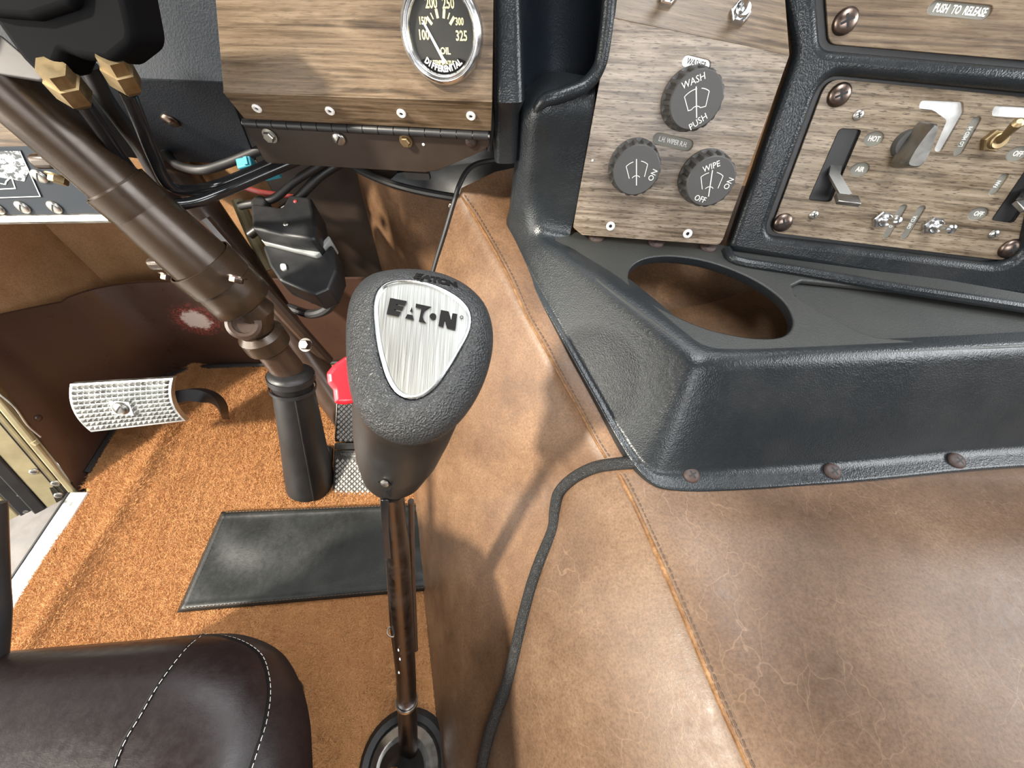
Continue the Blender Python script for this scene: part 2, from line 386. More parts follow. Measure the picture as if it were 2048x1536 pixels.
# cab shell: roof, rear wall, far side with a window, front wall under the windscreen
b_ = MB(); b_.box(M4.Translation((.15, -.40, 1.56)), 2.1, 1.6, .04); struct(mk('ceiling', b_, 'liner'), 'cab roof lining overhead', 'ceiling')
b_ = MB(); b_.box(M4.Translation((.15, -1.2, .43)), 2.1, .04, .96); b_.box(M4.Translation((.15, -1.2, 1.47)), 2.1, .04, .2); b_.box(M4.Translation((-.62, -1.2, 1.15)), .55, .04, .5); b_.box(M4.Translation((.92, -1.2, 1.15)), .55, .04, .5); struct(mk('wall_back', b_, 'liner'), 'rear wall of the cab', 'wall')
b_ = MB(); b_.box(M4.Translation((1.2, -.25, .35)), .04, 1.9, .8); b_.box(M4.Translation((1.2, -.9, 1.15)), .04, .6, .8)
b_.box(M4.Translation((1.2, .55, 1.15)), .04, .3, .8); b_.box(M4.Translation((1.2, -.2, 1.45)), .04, 1.3, .2)
struct(mk('wall_right', b_, 'liner'), 'far cab side around its window', 'wall')
# firewall lined in tan leather
fw = MB(); rows = []
for i in range(45):
    x = -.95 + i * 2.2 / 44; rows.append([V((x, .68 + .012 * math.sin(x * 9 + z * 7), z)) for z in np.linspace(-.02, .80, 18)])
fw.rings(rows, closed=False)
struct(put('wall_front', fw.mesh('wall_front'), 'leather_tan'), 'tan leather lined firewall behind the pedals', 'wall')
FWT = bvh(fw)
b_ = MB(); b_.box(M4.Translation((-.20, .650, .30)), .42, .012, .66); struct(bevel(mk('shade_board', b_, 'plate'), .004, 2), 'dark brown board added as shade on the firewall behind the control box', 'trim')  # dark board added over the tan lining to deepen the under-dash shade
b_ = MB(); b_.box(M4.Translation((.13, .62, .815)), 2.1, .30, .03); struct(mk('trim_3', b_, 'black'), 'dash top under the windscreen', 'trim')
b_ = MB(); rows = []
for z in np.linspace(-.02, .80, 14): rows.append([V((-.905 + .006 * math.sin(y * 30 + z * 8), y + .35 * z * (.7 - y) / .44, z)) for y in np.linspace(.30, .71, 10)])
b_.rings(rows, closed=False); struct(mk('trim_4', b_, 'leather_tan', ang=80), 'tan leather lining on the cowl side beside the firewall', 'trim')

# brown kick panel: side wall curving into the toe wall, upper edge swept
kp = MB()
base = [(-.868, .262), (-.868, .32), (-.870, .40), (-.865, .47), (-.845, .53), (-.80, .565), (-.74, .578), (-.66, .582), (-.56, .585), (-.42, .59), (-.30, .592), (-.2, .595)]
base = catmull([V((x, y, 0)) for x, y in base], 5)
def kick_top(p):
    if p.x < -.86: return .17 + .25 * max(0, (p.y - .235)) * 2.2
    return .235 + .03 * min(1, max(0, (-.5 - p.x) / .37)) * 1.0
cols = []
for p in base:
    zt = .240 if p.x > -.84 else lerp(.222, .285, min(1, max(0, (.56 - p.y) / .12)))
    lean = .022; sh_ = .5 * max(0, min(1, (.44 - p.y) / .178)) if p.x < -.85 else 0
    n = V((.6, -.8, 0)) if p.x < -.8 else V((0, -1, 0))
    cols.append([p - n * (lean * t) + V((0, sh_ * zt * t, -.01 + (zt + .01) * t)) for t in np.linspace(0, 1, 9)] + [p - n * (lean + .004) + V((0, sh_ * zt, zt + .001)), p - n * (lean + .012) + V((0, sh_ * zt, zt - .004))])
kp.rings(cols, closed=False); KPT = bvh(kp)
wearp, _ = hit(KPT, 392, 640)
km = m_paint('brown_enamel_worn', (.050, .026, .018), .30, .05); MAT['kick'] = km
kick = put('wall_left', kp.mesh('wall_left'), 'kick')
kloc = WM['wall_left'].translation
d = km.n('ShaderNodeVectorMath', operation='DISTANCE'); km.t.links.new(km.co(scale=(1, 1, 1.15)), d.inputs[0])
q = (wearp or V((-.6, .59, .12))) - kloc; d.inputs[1].default_value = (q.x, q.y, q.z * 1.15)
st = km.noise(km.co(scale=(1, 1, 1)), 75, 6, .75); dd = km.mth('ADD', d.outputs['Value'], km.mth('MULTIPLY', km.mth('SUBTRACT', st, .5), .055))
old = km.b.inputs['Base Color'].links[0].from_socket
r1 = km.ramp(dd, [(.034, (1, 1, 1)), (.056, (0, 0, 0))]); r2 = km.ramp(dd, [(.025, (1, 1, 1)), (.029, (0, 0, 0))])
km.base(km.mix(r2, km.mix(km.mth('MULTIPLY', r1, km.ramp(km.noise(km.co(), 260, 4, .6), [(.45, (0, 0, 0)), (.58, (1, 1, 1))])), old, (.26, .055, .045)), (.48, .40, .36)))
struct(kick, 'brown painted kick panel with a scuffed bare patch', 'wall')
for (u, v) in ((76, 836),):
    p, n = hit(KPT, u, v)
    if p: screw('dome', .006, 'brown', kick, frame(p, n))
b_ = MB(); b_.tube([p + V((.004 if p.x < -.8 else 0, -.006, .006)) for p in base if p.y > .3], .006, 8); mk('rubber_edging', b_, 'rubber', kick)

# door sill: worn aluminium strip, step plate
def slab(name, xs, z, y0, y1, th, mat, par=None):
    b2 = MB(); b2.box(M4.Translation(((xs[0] + xs[1]) / 2, (y0 + y1) / 2, z - th / 2)), abs(xs[1] - xs[0]), y1 - y0, th); return bevel(mk(name, b2, mat, par), .002, 2)
struct(slab('trim_1', (-.872, -.835), .006, -.9, .262, .012, 'silvert'), 'worn bright aluminium strip along the carpet edge', 'sill')
o = struct(slab('trim_2', (-.985, -.876), -.004, -.9, .28, .03, 'sill'), 'dull grey metal door step beside the bright strip', 'sill')
b_ = MB(); b_.tube([V((-.874, -.9, .004)), V((-.874, .26, .004))], .003, 6); mk('seal', b_, 'rubber', o)

# door jamb: cream flange, black weather strip, outer flange, screws
J0, J1 = PX(172, 1000, -.872), PX(-60, 715, -.872)
jd = (J1 - J0).normalized(); jn = V((.55, -.62, .56)); jn = (jn - jd * jn.dot(jd)).normalized(); js = V((-.78, -.60, .05)); js = (js - jd * js.dot(jd)).normalized(); jn = jd.cross(js).normalized()
if jn.dot(CO - J0) < 0: jn = -jn
jm = thing('door_1', 'cream painted door jamb with slotted screws beside the step', 'door', J0); jm['kind'] = 'structure'
def jbar(name, off, w, th, mat, up=0.0, L=.75, s0=0.0):
    c = J0 + js * (off + w / 2) + jd * (L / 2 + s0) + jn * up
    m = M4(((*jd, 0), (*js, 0), (*jn, 0), (0, 0, 0, 1))).transposed(); m.translation = c
    b2 = MB(); b2.box(M4.Identity(4), L, w, th); return bevel(put(name, b2.mesh(name), mat, jm, m), .0025, 2)
jbar('bead', .000, .010, .016, 'cream', .002); jbar('groove', .010, .003, .010, 'hole', 0)
jbar('flange', .013, .036, .012, 'cream', .0); jbar('inner_bead', .020, .0025, .0125, 'hole', .0006)
jbar('weather_strip', .050, .018, .022, 'rubber', -.004); jbar('weather_lip', .070, .020, .014, 'black', -.012)
jbar('hinge_leaf', .092, .055, .01, 'cream', -.014); jbar('outer_flange', .150, .05, .016, 'rubber', -.03)
JP = Pl(J0, J0 + jd, n=jn)
for (u, v, h) in ((68, 943, .006), (111, 966, .006), (117, 990, .006), (40, 988, -.008), (52, 1022, -.008)):
    screw('slot', .0065, 'steel', jm, JP.at(u, v, h))
b_ = MB(); b_.tube(catmull([JP.w(-5, 785, .02), JP.w(30, 815, .02), JP.w(55, 850, .015), JP.w(82, 874, .012)], 6), .0016, 8); mk('door_cable', b_, 'steel', jm)
b_ = MB(); b_.tube([JP.w(66, 883, .010), JP.w(74, 888, .010)], .005, 8); mk('cable_clip', b_, 'cream', jm)
b_ = MB(); b_.box(JP.at(140, 1000, -.004, 1.4), .03, .09, .02); mk('rubber_stop', b_, 'rubber', jm)

# ================================================================== CARPET
XF = lambda y: -.135 - .246 * y
b_ = MB(); rows = []
ys = np.linspace(-.75, .60, 40)
def cz(x, y):
    e = max(0, 1 - abs(x + .79) / .035); return .004 + .010 * math.exp(-((x + .775 - .03 * math.sin(y * 5)) / .018) ** 2) + .003 * math.sin(x * 23 + y * 9) * math.sin(y * 17)
for y in ys:
    x1 = XF(y) + .05; x0 = -.838 if y < .27 else -.862
    rows.append([V((x, y, cz(x, y))) for x in np.linspace(x0, x1, 50)])
b_.rings(rows, closed=False)
carpet = thing('carpet', 'rust brown looped carpet covering the driver side floor', 'carpet', (-.5, 0, 0))
mk('backing', b_, 'carpet', carpet)
# pile
N = 560000
xx = rng.uniform(-.858, -.08, N); yy = rng.uniform(-.30, .585, N)
keep = (xx < (-.135 - .246 * yy) + .02) & ((xx > -.838) | (yy > .27)); xx, yy = xx[keep], yy[keep]; N = len(xx)
zz = .004 + .010 * np.exp(-((xx + .775 - .03 * np.sin(yy * 5)) / .018) ** 2) + .003 * np.sin(xx * 23 + yy * 9) * np.sin(yy * 17)
cl = np.sin(xx * 260 + 3 * np.sin(yy * 130)) * np.sin(yy * 240 + 2.5 * np.sin(xx * 150))
hh = (.0036 + .0022 * rng.random(N)) * (1 + .15 * cl); an = rng.uniform(0, 2 * PI, N); w = .00062
lx = rng.normal(0, .0046, N) + .0012 * np.sin(yy * 210 + xx * 60); ly = rng.normal(0, .0046, N) + .0012 * np.sin(xx * 230 + yy * 50)
vs = np.empty((N, 3, 3), np.float32)
vs[:, 0] = np.stack([xx - w * np.cos(an), yy - w * np.sin(an), zz], 1); vs[:, 1] = np.stack([xx + w * np.cos(an), yy + w * np.sin(an), zz], 1)
vs[:, 2] = np.stack([xx + lx, yy + ly, zz + hh], 1)
me = bpy.data.meshes.new('pile'); me.vertices.add(N * 3); me.vertices.foreach_set('co', vs.reshape(-1) - np.tile(np.array([-.5, 0, 0], np.float32), N * 3))
me.loops.add(N * 3); me.loops.foreach_set('vertex_index', np.arange(N * 3, dtype=np.int32)); me.polygons.add(N); me.polygons.foreach_set('loop_start', np.arange(0, N * 3, 3, dtype=np.int32)); me.update(calc_edges=True)
pile = put('pile', me, 'carpet', carpet, M4.Translation((-.5, 0, 0)), ang=None); pile['kind'] = 'stuff'

# heel pad
HP = [PZ(350, 1225, .017), PZ(440, 1022, .017), PZ(840, 1006, .017), PZ(860, 1180, .017)]
b_ = MB(); rows = []
for i in range(30):
    t = i / 29; row = []
    for j in range(44):
        s_ = j / 43; p = lerp(lerp(HP[0], HP[1], t), lerp(HP[3], HP[2], t), s_)
        e = min(t, 1 - t, s_ * 2.2, 1) ; ed = .004 if e < .03 else 0
        p.z = .0165 + .0030 * math.sin(t * 9 + 2 * math.sin(s_ * 7)) * math.sin(s_ * 8) * min(1, e * 6) + .0025 * math.exp(-((e - .03) / .02) ** 2) - ed
        row.append(p)
    rows.append(row)
b_.rings(rows, closed=False)
pad = thing('heel_pad', 'scuffed black leather heel pad stitched onto the carpet', 'floor pad', PZ(560, 1110, 0))
o = mk('cover', b_, 'pad', pad, ang=80); md = o.modifiers.new('s', 'SOLIDIFY'); md.thickness = .005; md.offset = -1
b_ = MB()
def stitches(b2, pts, nrm, step, L, r):
    """short thread stitches along a polyline lying on a surface"""
    acc = 0.0; nxt = 0.0
    for a, c in zip(pts[:-1], pts[1:]):
        seg = (c - a).length; dr = (c - a).normalized() if seg > 1e-9 else V((1, 0, 0))
        while nxt <= acc + seg:
            p = a + dr * (nxt - acc); b2.tube([p, p + dr * L * .5 + nrm * r * .6, p + dr * L], r, 5); nxt += step
        acc += seg
ins = [lerp(p, (HP[0] + HP[1] + HP[2] + HP[3]) / 4, .05) + V((0, 0, .004)) for p in HP]
stitches(b_, [ins[3], ins[0], ins[1], ins[2]], V((0, 0, 1)), .006, .0042, .0007)
mk('stitching', b_, 'threadd', pad)['kind'] = 'stuff'

# ================================================================== DOGHOUSE (engine cover)
sh = [V((.2295, -.30, .355)), PZ(1500, 1536, .365), PZ(1366, 1220, .367), PZ(1240, 945, .365), PZ(1212, 905, .367), None, None, PY(930, 392, .478), PY(912, 330, .505), V((-.075, .56, .56))]
sh[5] = lerp(sh[4], sh[7], .36); sh[6] = lerp(sh[4], sh[7], .68)
yp = [p.y for p in sh]
fl = []
for p in sh:
    x = XF(p.y)
    if p.y > .3: x -= (p.y - .3) * .12
    fl.append(V((x, p.y, -.005)))
NS = 8
SH, FL = catmull(sh, NS), catmull(fl, NS)
def doghouse(off=0.0):
    out = []
    for s_, f_ in zip(SH, FL):
        ring = []
        for j in range(25):
            t = j / 24; el = V((lerp(f_.x, s_.x, 1 - math.cos(t * PI / 2)), s_.y, lerp(f_.z, s_.z, math.sin(t * PI / 2))))
            st_ = lerp(f_, s_, t); p = lerp(st_, el, .36)
            fr = max(0, min(1, (s_.y - .17) / .25)); p.x += -.010 * fr * math.sin(PI * t)          # front flank fuller
            hol = math.exp(-((s_.y - .14) / .06) ** 2) * math.exp(-((t - .76) / .2) ** 2); p.x += .008 * hol; p.z -= .008 * hol
            ring.append(p)
        for j in range(1, 22):
            t = j / 21; X = t * 1.05
            fr = max(0, min(1, (s_.y - .165) / .12)); bk = max(0, min(1, (.15 - s_.y) / .10)); bk = bk * bk * (3 - 2 * bk)
            rise = .016 * (1 - math.exp(-X / .07)) * bk + .001 * (1 - bk) * (1 - fr) * (1 - math.exp(-X / .02))
            ring.append(V((s_.x + X, s_.y, s_.z + rise - fr * (.38 * min(X, .07) + .10 * max(0, min(X, .5) - .07)))))
        out.append(ring)
    return out
DR = doghouse()
# the black cord parts the rear cover from the front one: its line in the photo, laid on the surface
tmp = MB(); tmp.rings(DR, closed=False); DT = bvh(tmp)
cordpx = [(1420, 926), (1340, 928), (1278, 929), (1230, 930), (1190, 938), (1150, 957), (1122, 985), (1114, 1020), (1110, 1060), (1088, 1115), (1070, 1165), (1050, 1240), (1034, 1310), (1018, 1370), (1000, 1420), (982, 1475), (968, 1540), (955, 1620)]
cord3 = []
for u, v in cordpx:
    p, n = hit(DT, u, v)
    if p: cord3.append((p, n))
cs = catmull([p for p, n in cord3], 6)
# split by side of the cord curve in the (u,v) of the surface
ring_t = list(range(len(DR[0])))
front, rear = MB(), MB()
# arc-length parameter along each ring -> y of the cord at that ring index, found by projecting cord points to ring space
def ring_index(p):
    best = None
    for a, ring in enumerate(DR):
        if abs(ring[0].y - p.y) > .03: continue
        for j, q in enumerate(ring):
            d2 = (q - p).length_squared
            if best is None or d2 < best[0]: best = (d2, a, j)
    return best
samples = {}
for p in cs:
    r_ = ring_index(p)
    if r_: samples.setdefault(r_[2], []).append(p.y)
cy = np.full(len(DR[0]), np.nan)
for j, l_ in samples.items(): cy[j] = np.mean(l_)
ok = ~np.isnan(cy); jj = np.arange(len(cy)); cy = np.interp(jj, jj[ok], cy[ok]); cy[28:] = .19; cy[26:28] = np.minimum(cy[26:28], .19)
jmin = jj[ok].min()
if jmin > 0: cy[:jmin] = cy[jmin] - (jmin - jj[:jmin]) * .035
edgepx = [(1090, 318), (1020, 321), (985, 322), (952, 329), (932, 345), (919, 372), (911, 398), (900, 435), (889, 472), (877, 510), (866, 547), (850, 600), (832, 655), (815, 705)]
lim = np.full(len(DR[0]), np.nan)
for p in catmull([q for q in (hit(DT, u, v)[0] for u, v in edgepx) if q], 8):
    r_ = ring_index(p)
    if r_: lim[r_[2]] = p.y if np.isnan(lim[r_[2]]) else min(lim[r_[2]], p.y)
okl = ~np.isnan(lim); lim = np.interp(jj, jj[okl], lim[okl])
edge3 = [q for q in (hit(DT, u, v, .001)[0] for u, v in edgepx) if q]
def slice_cover(mb, isrear, off):
    cols2 = []
    for j in range(len(DR[0]) if isrear else 35):
        line = [r_[j] for r_ in DR]; yc = cy[j]; ysn = np.array([p.y for p in line])
        def at(y):
            y = min(max(y, ysn[0]), ysn[-1]); k = int(np.clip(np.searchsorted(ysn, y) - 1, 0, len(ysn) - 2)); t = (y - ysn[k]) / max(1e-9, ysn[k + 1] - ysn[k])
            return lerp(line[k], line[k + 1], t)
        Y = np.linspace(-.30, yc, 50) if isrear else np.linspace(yc - .012, max(lim[j], yc + .02), 60)
        cols2.append([at(y) for y in Y])
    if isrear:      # rear cover stands a little proud, rolling in at the cord
        for j, c2 in enumerate(cols2):
            for k, p in enumerate(c2):
                e = cy[j] - p.y; h = .007 * (1 if j < 23 else max(0, min(1, (.145 - p.y) / .05))) * (1 - math.exp(-max(0, e) / .012))
                d_ = V((-.7, 0, .7)) if j < 22 else V((-.2, 0, 1)).normalized() if j < 27 else V((0, 0, 1)); c2[k] = p + d_ * h
    mb.rings(cols2, closed=False)
slice_cover(front, False, 0); slice_cover(rear, True, 0)
dogf = thing('engine_cover', 'brown leather engine cover section beneath the black dash console', 'engine cover', (-.05, .35, 0))
mk('leather_skin', front, 'leather', dogf, ang=70)
dogr = thing('engine_cover', 'worn brown leather engine cover section in the right foreground', 'engine cover', (.15, 0, 0))
mk('leather_skin', rear, 'leather_rear', dogr, ang=70)
FT, RT = bvh(front), bvh(rear)
def on(tree, pix, off=0.0): return [q for q in (hit(tree, u, v, off)[0] for u, v in pix) if q]
def seam(tree, pixels, parent, r, side):
    """raised welt with stitches beside it"""
    a = catmull(on(tree, pixels, -r * .3), 10); b2 = MB(); b2.tube(a, r, 8); mk('welt', b2, 'thread_welt', parent)
    px2 = [(u + side, v - 2) for u, v in pixels]; s2 = catmull(on(tree, px2, .0004), 16); b2 = MB()
    stitches(b2, s2, V((0, 0, 1)), .0056, .0040, .00055); o2 = mk('stitching', b2, 'threadd', parent); o2['kind'] = 'stuff'
MAT['thread_welt'] = m_leather('tan_welt', (.07, .033, .013), (.16, .08, .034), (.30, .175, .08), 60, .3)
seam(FT, [(922, 392), (950, 435), (985, 495), (1020, 560), (1052, 630), (1086, 690), (1120, 752), (1158, 820), (1190, 880), (1212, 916)], dogf, .0017, 7)
seam(RT, [(1238, 950), (1268, 1008), (1300, 1078), (1335, 1156), (1375, 1250), (1412, 1340), (1446, 1420), (1478, 1490), (1500, 1540), (1540, 1630)], dogr, .0025, 10)
b_ = MB(); cc = catmull([p + n * .004 for p, n in cord3], 8); b_.tube(cc, .0066, 12)
tag(mk('cord', b_, 'cord'), 'black piping cord between the two brown engine cover sections', 'cord')
p, n = hit(FT, 988, 322)
if p: screw('slot', .008, 'steel', dogf, frame(p, n))
p, n = hit(FT, 911, 413)
b_ = MB(); b_.tube(catmull(edge3, 5), .0032, 8); mk('edge_binding', b_, 'black', dogf)

# leather side panel of the footwell, left of the engine cover
TL, TR, BR, BL = PY(712, 338, .64), PY(945, 402, .52), PY(900, 562, .53), PY(762, 560, .66)
b_ = MB(); rows = []
for i in range(18):
    t = i / 17; row = []
    for j in range(14):
        s_ = j / 13; p = lerp(lerp(TL, TR, t), lerp(BL, BR, t), s_ * 1.9); p += V((-.3, -.9, .2)) * .022 * math.sin(PI * t) * (1 - .3 * s_); row.append(p)
    rows.append(row)
b_.rings(rows, closed=False)
sp = thing('footwell_side_panel', 'brown leather panel with black piping under the dash by the cover', 'trim panel', (-.2, .58, 0))
mk('leather_skin', b_, 'leather', sp, ang=70)
b2 = MB(); b2.tube(catmull([r_[0] + V((0, -.003, .003)) for r_ in rows], 3), .0055, 10); mk('piping', b2, 'black', sp)
screw('phillips', .005, 'darkscrew', sp, frame(PY(902, 413, .50), V((-.3, -.9, .3))))
# dark inner shelf behind it
b_ = MB(); b_.add([PY(690, 300, .655), PY(1080, 290, .60), PY(1080, 420, .60), PY(900, 430, .60), PY(700, 345, .66)], [(0, 1, 2, 3, 4)]); o = mk('footwell_shelf', b_, 'black'); tag(o, 'dark lining strip tucked under the brown dash plate', 'lining'); md = o.modifiers.new('s', 'SOLIDIFY'); md.thickness = .004

# ================================================================== CONSOLE MOULDING
ZT = .470
W = Pl(PZ(1148, 466, .478), PZ(1440, 490, .478), math.radians(17))
T = Pl(PZ(1545, 465, .490), PZ(2010, 520, .490), math.radians(20))
cons = thing('dash_console', 'black grained vinyl dash console with tray and oval opening', 'dash console', PZ(1500, 900, .37))
# ridge (upper lip), foot and inner line of the outer wall, station by station
st = []
def S(rr, oo, ii): st.append((rr, oo, ii))
r0 = PY(1085, 192, .432); S(r0 + V((.01, .05, .006)), PY(1045, 200, .465) + V((.01, .05, 0)), W.w(1196, 170, -.004) + V((0, .02, 0)))
S(PY(1082, 196, .436), PY(1045, 205, .455), W.w(1190, 195, -.003))
S(PY(1071, 300, .434), PY(1032, 320, .452), W.w(1178, 300, -.003))
S(PY(1064, 400, .433), PY(1020, 420, .451), W.w(1158, 400, -.003))
O2, O5 = PY(1014, 462, .450), PZ(1283, 932, .372)
S(PZ(1072, 462, .476), O2, PZ(1140, 474, ZT - .001))
S(PZ(1112, 497, .474), lerp(O2, O5, .16), PZ(1160, 500, ZT - .001))
S(PZ(1205, 566, .473), lerp(O2, O5, .42), PZ(1250, 552, ZT - .001))
S(PZ(1310, 648, .472), lerp(O2, O5, .72), PZ(1350, 632, ZT - .001))
S(PZ(1370, 697, .472), lerp(O2, O5, .92), PZ(1400, 672, ZT - .001))
S(PZ(1392, 712, .472), PZ(1300, 940, .371), PZ(1425, 682, ZT - .001))
S(PZ(1425, 717, .472), PZ(1345, 950, .371), PZ(1450, 688, ZT - .001))
for u, vr, vo in ((1520, 716, 944), (1700, 708, 927), (1900, 699, 908), (2048, 691, 897), (2500, 672, 868)):
    S(PZ(u, vr, .472), PZ(u - (70 if u < 1600 else 0), vo, .371 if u < 2100 else .372), PZ(u + 15, vr - 28, ZT - .001))
def fil(pts, rad, n=6):
    out = [pts[0]]
    for i in range(1, len(pts) - 1):
        p, a, c = pts[i], pts[i - 1], pts[i + 1]; d1, d2 = a - p, c - p; k = min(rad[i], d1.length * .49, d2.length * .49)
        s_, e = p + d1.normalized() * k, p + d2.normalized() * k
        for j in range(n + 1): t = j / n; out.append(s_ * (1 - t) ** 2 + p * (2 * t * (1 - t)) + e * t * t)
    out.append(pts[-1]); return out
rings_ = []
for k, (rr, oo, ii) in enumerate(st):
    ext = (oo - rr); ext.z = 0
    if k < 5: fo = oo + V((-.004, .012, -.006)); fl2 = oo + V((-.001, .012, -.002))
    elif k < 8: fl2 = oo + V((-.006, -.004, -.001))
    elif k == 8: fl2 = oo + V((-.006, -.006, -.001))
    elif k == 9: fl2 = oo + V((-.004, -.010, -.0005))
    elif k == 10: fl2 = oo + V((-.003, -.015, 0))
    else: fl2 = oo + V((-.002, -.019, .000)); fo = fl2
    end = fl2 + V((0, 0, -.012))
    rings_.append(fil([ii, rr, oo, fl2, end], [0, .016, .007, .003, 0]))
smo = []
for j in range(len(rings_[0])): smo.append(catmull([r_[j] for r_ in rings_], 5))
b_ = MB(); b_.rings(smo, closed=False)
mk('outer_wall', b_, 'vinyl', cons, ang=60)
# flange with screws
for (u, v) in ((1382, 950), (1664, 943), (1912, 922)):
    screw('phillips', .0085, 'rust', cons, frame(PZ(u, v, .3715), V((0, -.25, 1))))
# tray with oval opening and shallow recess
TP = Pl(PZ(1200, 600, ZT), PZ(1600, 600, ZT), n=V((0, 0, 1)))
TP = Pl(V((0, .2, ZT)), V((1, .2, ZT)), n=V((0, 0, 1)))
tl = lambda pts, h=0: [TP.l(u, v, h) for u, v in pts]
outline = tl([(1080, 458), (1152, 462), (1440, 488), (1560, 500), (2048, 585), (2400, 650), (2400, 674), (2048, 693), (1700, 709), (1430, 718), (1390, 710), (1200, 566), (1110, 497)])
e0, e1, e2, e3 = (TP.l(*q) for q in ((1268, 545), (1584, 640), (1330, 517), (1500, 676)))
hole = catmull([V((*TP.l(u, v), 0)) for u, v in ((1258, 560), (1262, 535), (1290, 517), (1345, 512), (1420, 524), (1500, 555), (1560, 595), (1585, 635), (1578, 664), (1545, 676), (1480, 672), (1400, 652), (1320, 615), (1275, 585))], 5, True)
hole = [(p.x, p.y) for p in hole]
rec = rpoly(tl([(1583, 570), (1592, 592), (1640, 622), (1735, 672), (1830, 681), (2048, 674), (2360, 660), (2360, 655), (2048, 618), (1800, 580), (1604, 560)]), [.004, .004, .04, .04, .03, 0, .01, .01, 0, 0, .004])
put('tray', plate_mesh([rpoly(outline, .01), hole, rec], .006, .0022, 3), 'vinyl_tray', cons, TP.m)
b_ = MB(); rim = [TP.m @ V((x, y, 0)) for x, y in hole]; cx = sum(rim, V()) / len(rim)
b_.rings([[p + V((0, 0, -.001)) for p in rim], [lerp(p, cx, .01) + V((0, 0, -.006)) for p in rim], [lerp(p, cx, -.005) + V((0, 0, -.010)) for p in rim]]); mk('cup_rim', b_, 'vinyl', cons)
put('tray_recess', plate_mesh([rpoly([TP.l(u, v) for u, v in ((1470, 530), (1590, 570), (1640, 640), (1735, 690), (1830, 695), (2400, 690), (2400, 640), (2048, 600), (1800, 560))], .01)], .003), 'vinyl_tray', cons, M4.Translation((0, 0, -.007)) @ TP.m)
b_ = MB()
mk('rib', MB().tube(catmull([PZ(1452, 500, ZT + .001), PZ(1475, 522, ZT + .002), PZ(1600, 542, ZT + .003), PZ(1800, 577, ZT + .003), PZ(2048, 615, ZT + .003), PZ(2400, 672, ZT)], 5), .0055, 10), 'vinyl', cons)
for (u, v) in ((1193, 475), (1312, 485), (1416, 494)):
    screw('slot', .0095, 'rust', cons, frame(PZ(u, v, ZT + .0005), V((0, -.15, 1))))
# leather floor of the opening
b_ = MB(); rows = []
for i in range(14):
    y = .225 + i * .235 / 13; rows.append([V((x, y, .402 + .008 * math.sin(x * 20) + .005 * math.sin(y * 31 + x * 12))) for x in np.linspace(.155 - .46 * (y - .16), .62, 16)])
b_.rings(rows, closed=False); o = mk('opening_floor', b_, 'leather', cons, ang=80)
# dash face of the right panels, with openings for the two wooden panels
hT = .010
PNL = [(1578, 466), (1545, 462), (1548, 440), (1640, 190), (1660, 160), (1700, 158), (2300, 225), (2300, 556), (2015, 521), (1700, 482)]
PN = rpoly([T.l(u, v) for u, v in ((1540, 465), (1655, 156), (2110, 200), (2030, 524))], .012, 6)
PO = rpoly([T.l(u, v, hT) for u, v in ((1528, 474), (1650, 146), (2125, 190), (2042, 536))], .018, 8)
UPN = rpoly([T.l(u, v) for u, v in ((1640, -160), (1658, 88), (2300, 142), (2300, -160))], [0, .012, 0, 0], 6)
UPO = rpoly([T.l(u, v, hT) for u, v in ((1625, -160), (1646, 96), (2340, 154), (2340, -160))], [0, .016, 0, 0], 6)
OUT = rpoly([T.l(u, v, hT) for u, v in ((1456, 502), (1590, 108), (1566, -40), (1560, -200), (1622, -200), (1645, 98), (2450, 168), (2450, 668), (2048, 606))], [.01, .03, .03, 0, 0, .016, 0, 0, 0], 6)
put('dash_face', plate_mesh([OUT, PO], .022, .0075, 4), 'vinyl', cons, M4.Translation(T.z * hT) @ T.m)
bk = rpoly([T.l(u, v) for u, v in ((1470, 500), (1600, 100), (1570, -200), (2450, -200), (2450, 640))], .002)
put('face_backing', plate_mesh([bk], .004), 'black', cons, M4.Translation(-T.z * .004) @ T.m)
# left side of the wiper panel: lip, pocket, pillar
b_ = MB(); b_.tube(catmull([W.w(1226, -120, .000), W.w(1219, 0, -.001), W.w(1207, 100, -.001), W.w(1196, 140, -.001), PY(1168, 172, .448), PY(1125, 190, .441), PY(1090, 202, .440), PY(1074, 225, .444), PY(1068, 260, .452)], 6), .0065, 12); mk('pocket_lip', b_, 'vinyl', cons)
pk = [PY(1030, -160, .50), PY(1040, 120, .50), PY(1050, 230, .50), PY(1090, -160, .545), PY(1095, 120, .545), PY(1100, 235, .53), PY(1180, -160, .535), PY(1180, 120, .53), PY(1170, 230, .50), PY(1226, -160, .485), PY(1213, 100, .475), PY(1196, 225, .46)]
b_ = MB(); rows = []
for k in range(3): rows.append(catmull([pk[k], pk[k + 3], pk[k + 6], pk[k + 9]], 8))
cols2 = [catmull([r_[j] for r_ in rows], 8) for j in range(len(rows[0]))]; b_.rings(cols2, closed=False); mk('pocket', b_, 'vinyl_dash', cons, ang=80)

# pillar bezel between the gauge panel and the pocket
pil = thing('dash_pillar', 'black rounded pillar trim right of the gauge panel', 'trim', PY(1010, 310, .46))
b_ = MB(); sec = rpoly([(-.018, -.03), (.018, -.03), (.018, .03), (-.018, .03)], .012, 5); PC = PY(1011, 200, .462)
lean = V((0, .24, 1)).normalized(); ytop = PY(1011, -120, .50)
q0 = PY(1012, 312, .462); q1 = PY(1012, 215, .460); q2 = PY(1012, 190, .452); q3 = PY(1012, -150, .50)
def psec(c, sx, sy): return [c + V((x * sx, y * sy, 0)) for x, y in sec]
b_.rings([psec(q0 + V((0, .012, 0)), .72, 1), psec(q1 + V((.001, .012, 0)), .74, 1), psec(q2 + V((.003, .012, 0)), .86, 1.05), psec(q3 + V((.0, .012, 0)), .62, 1)], cap0=True, cap1=True); mk('trim_body', b_, 'vinyl', pil, ang=45)
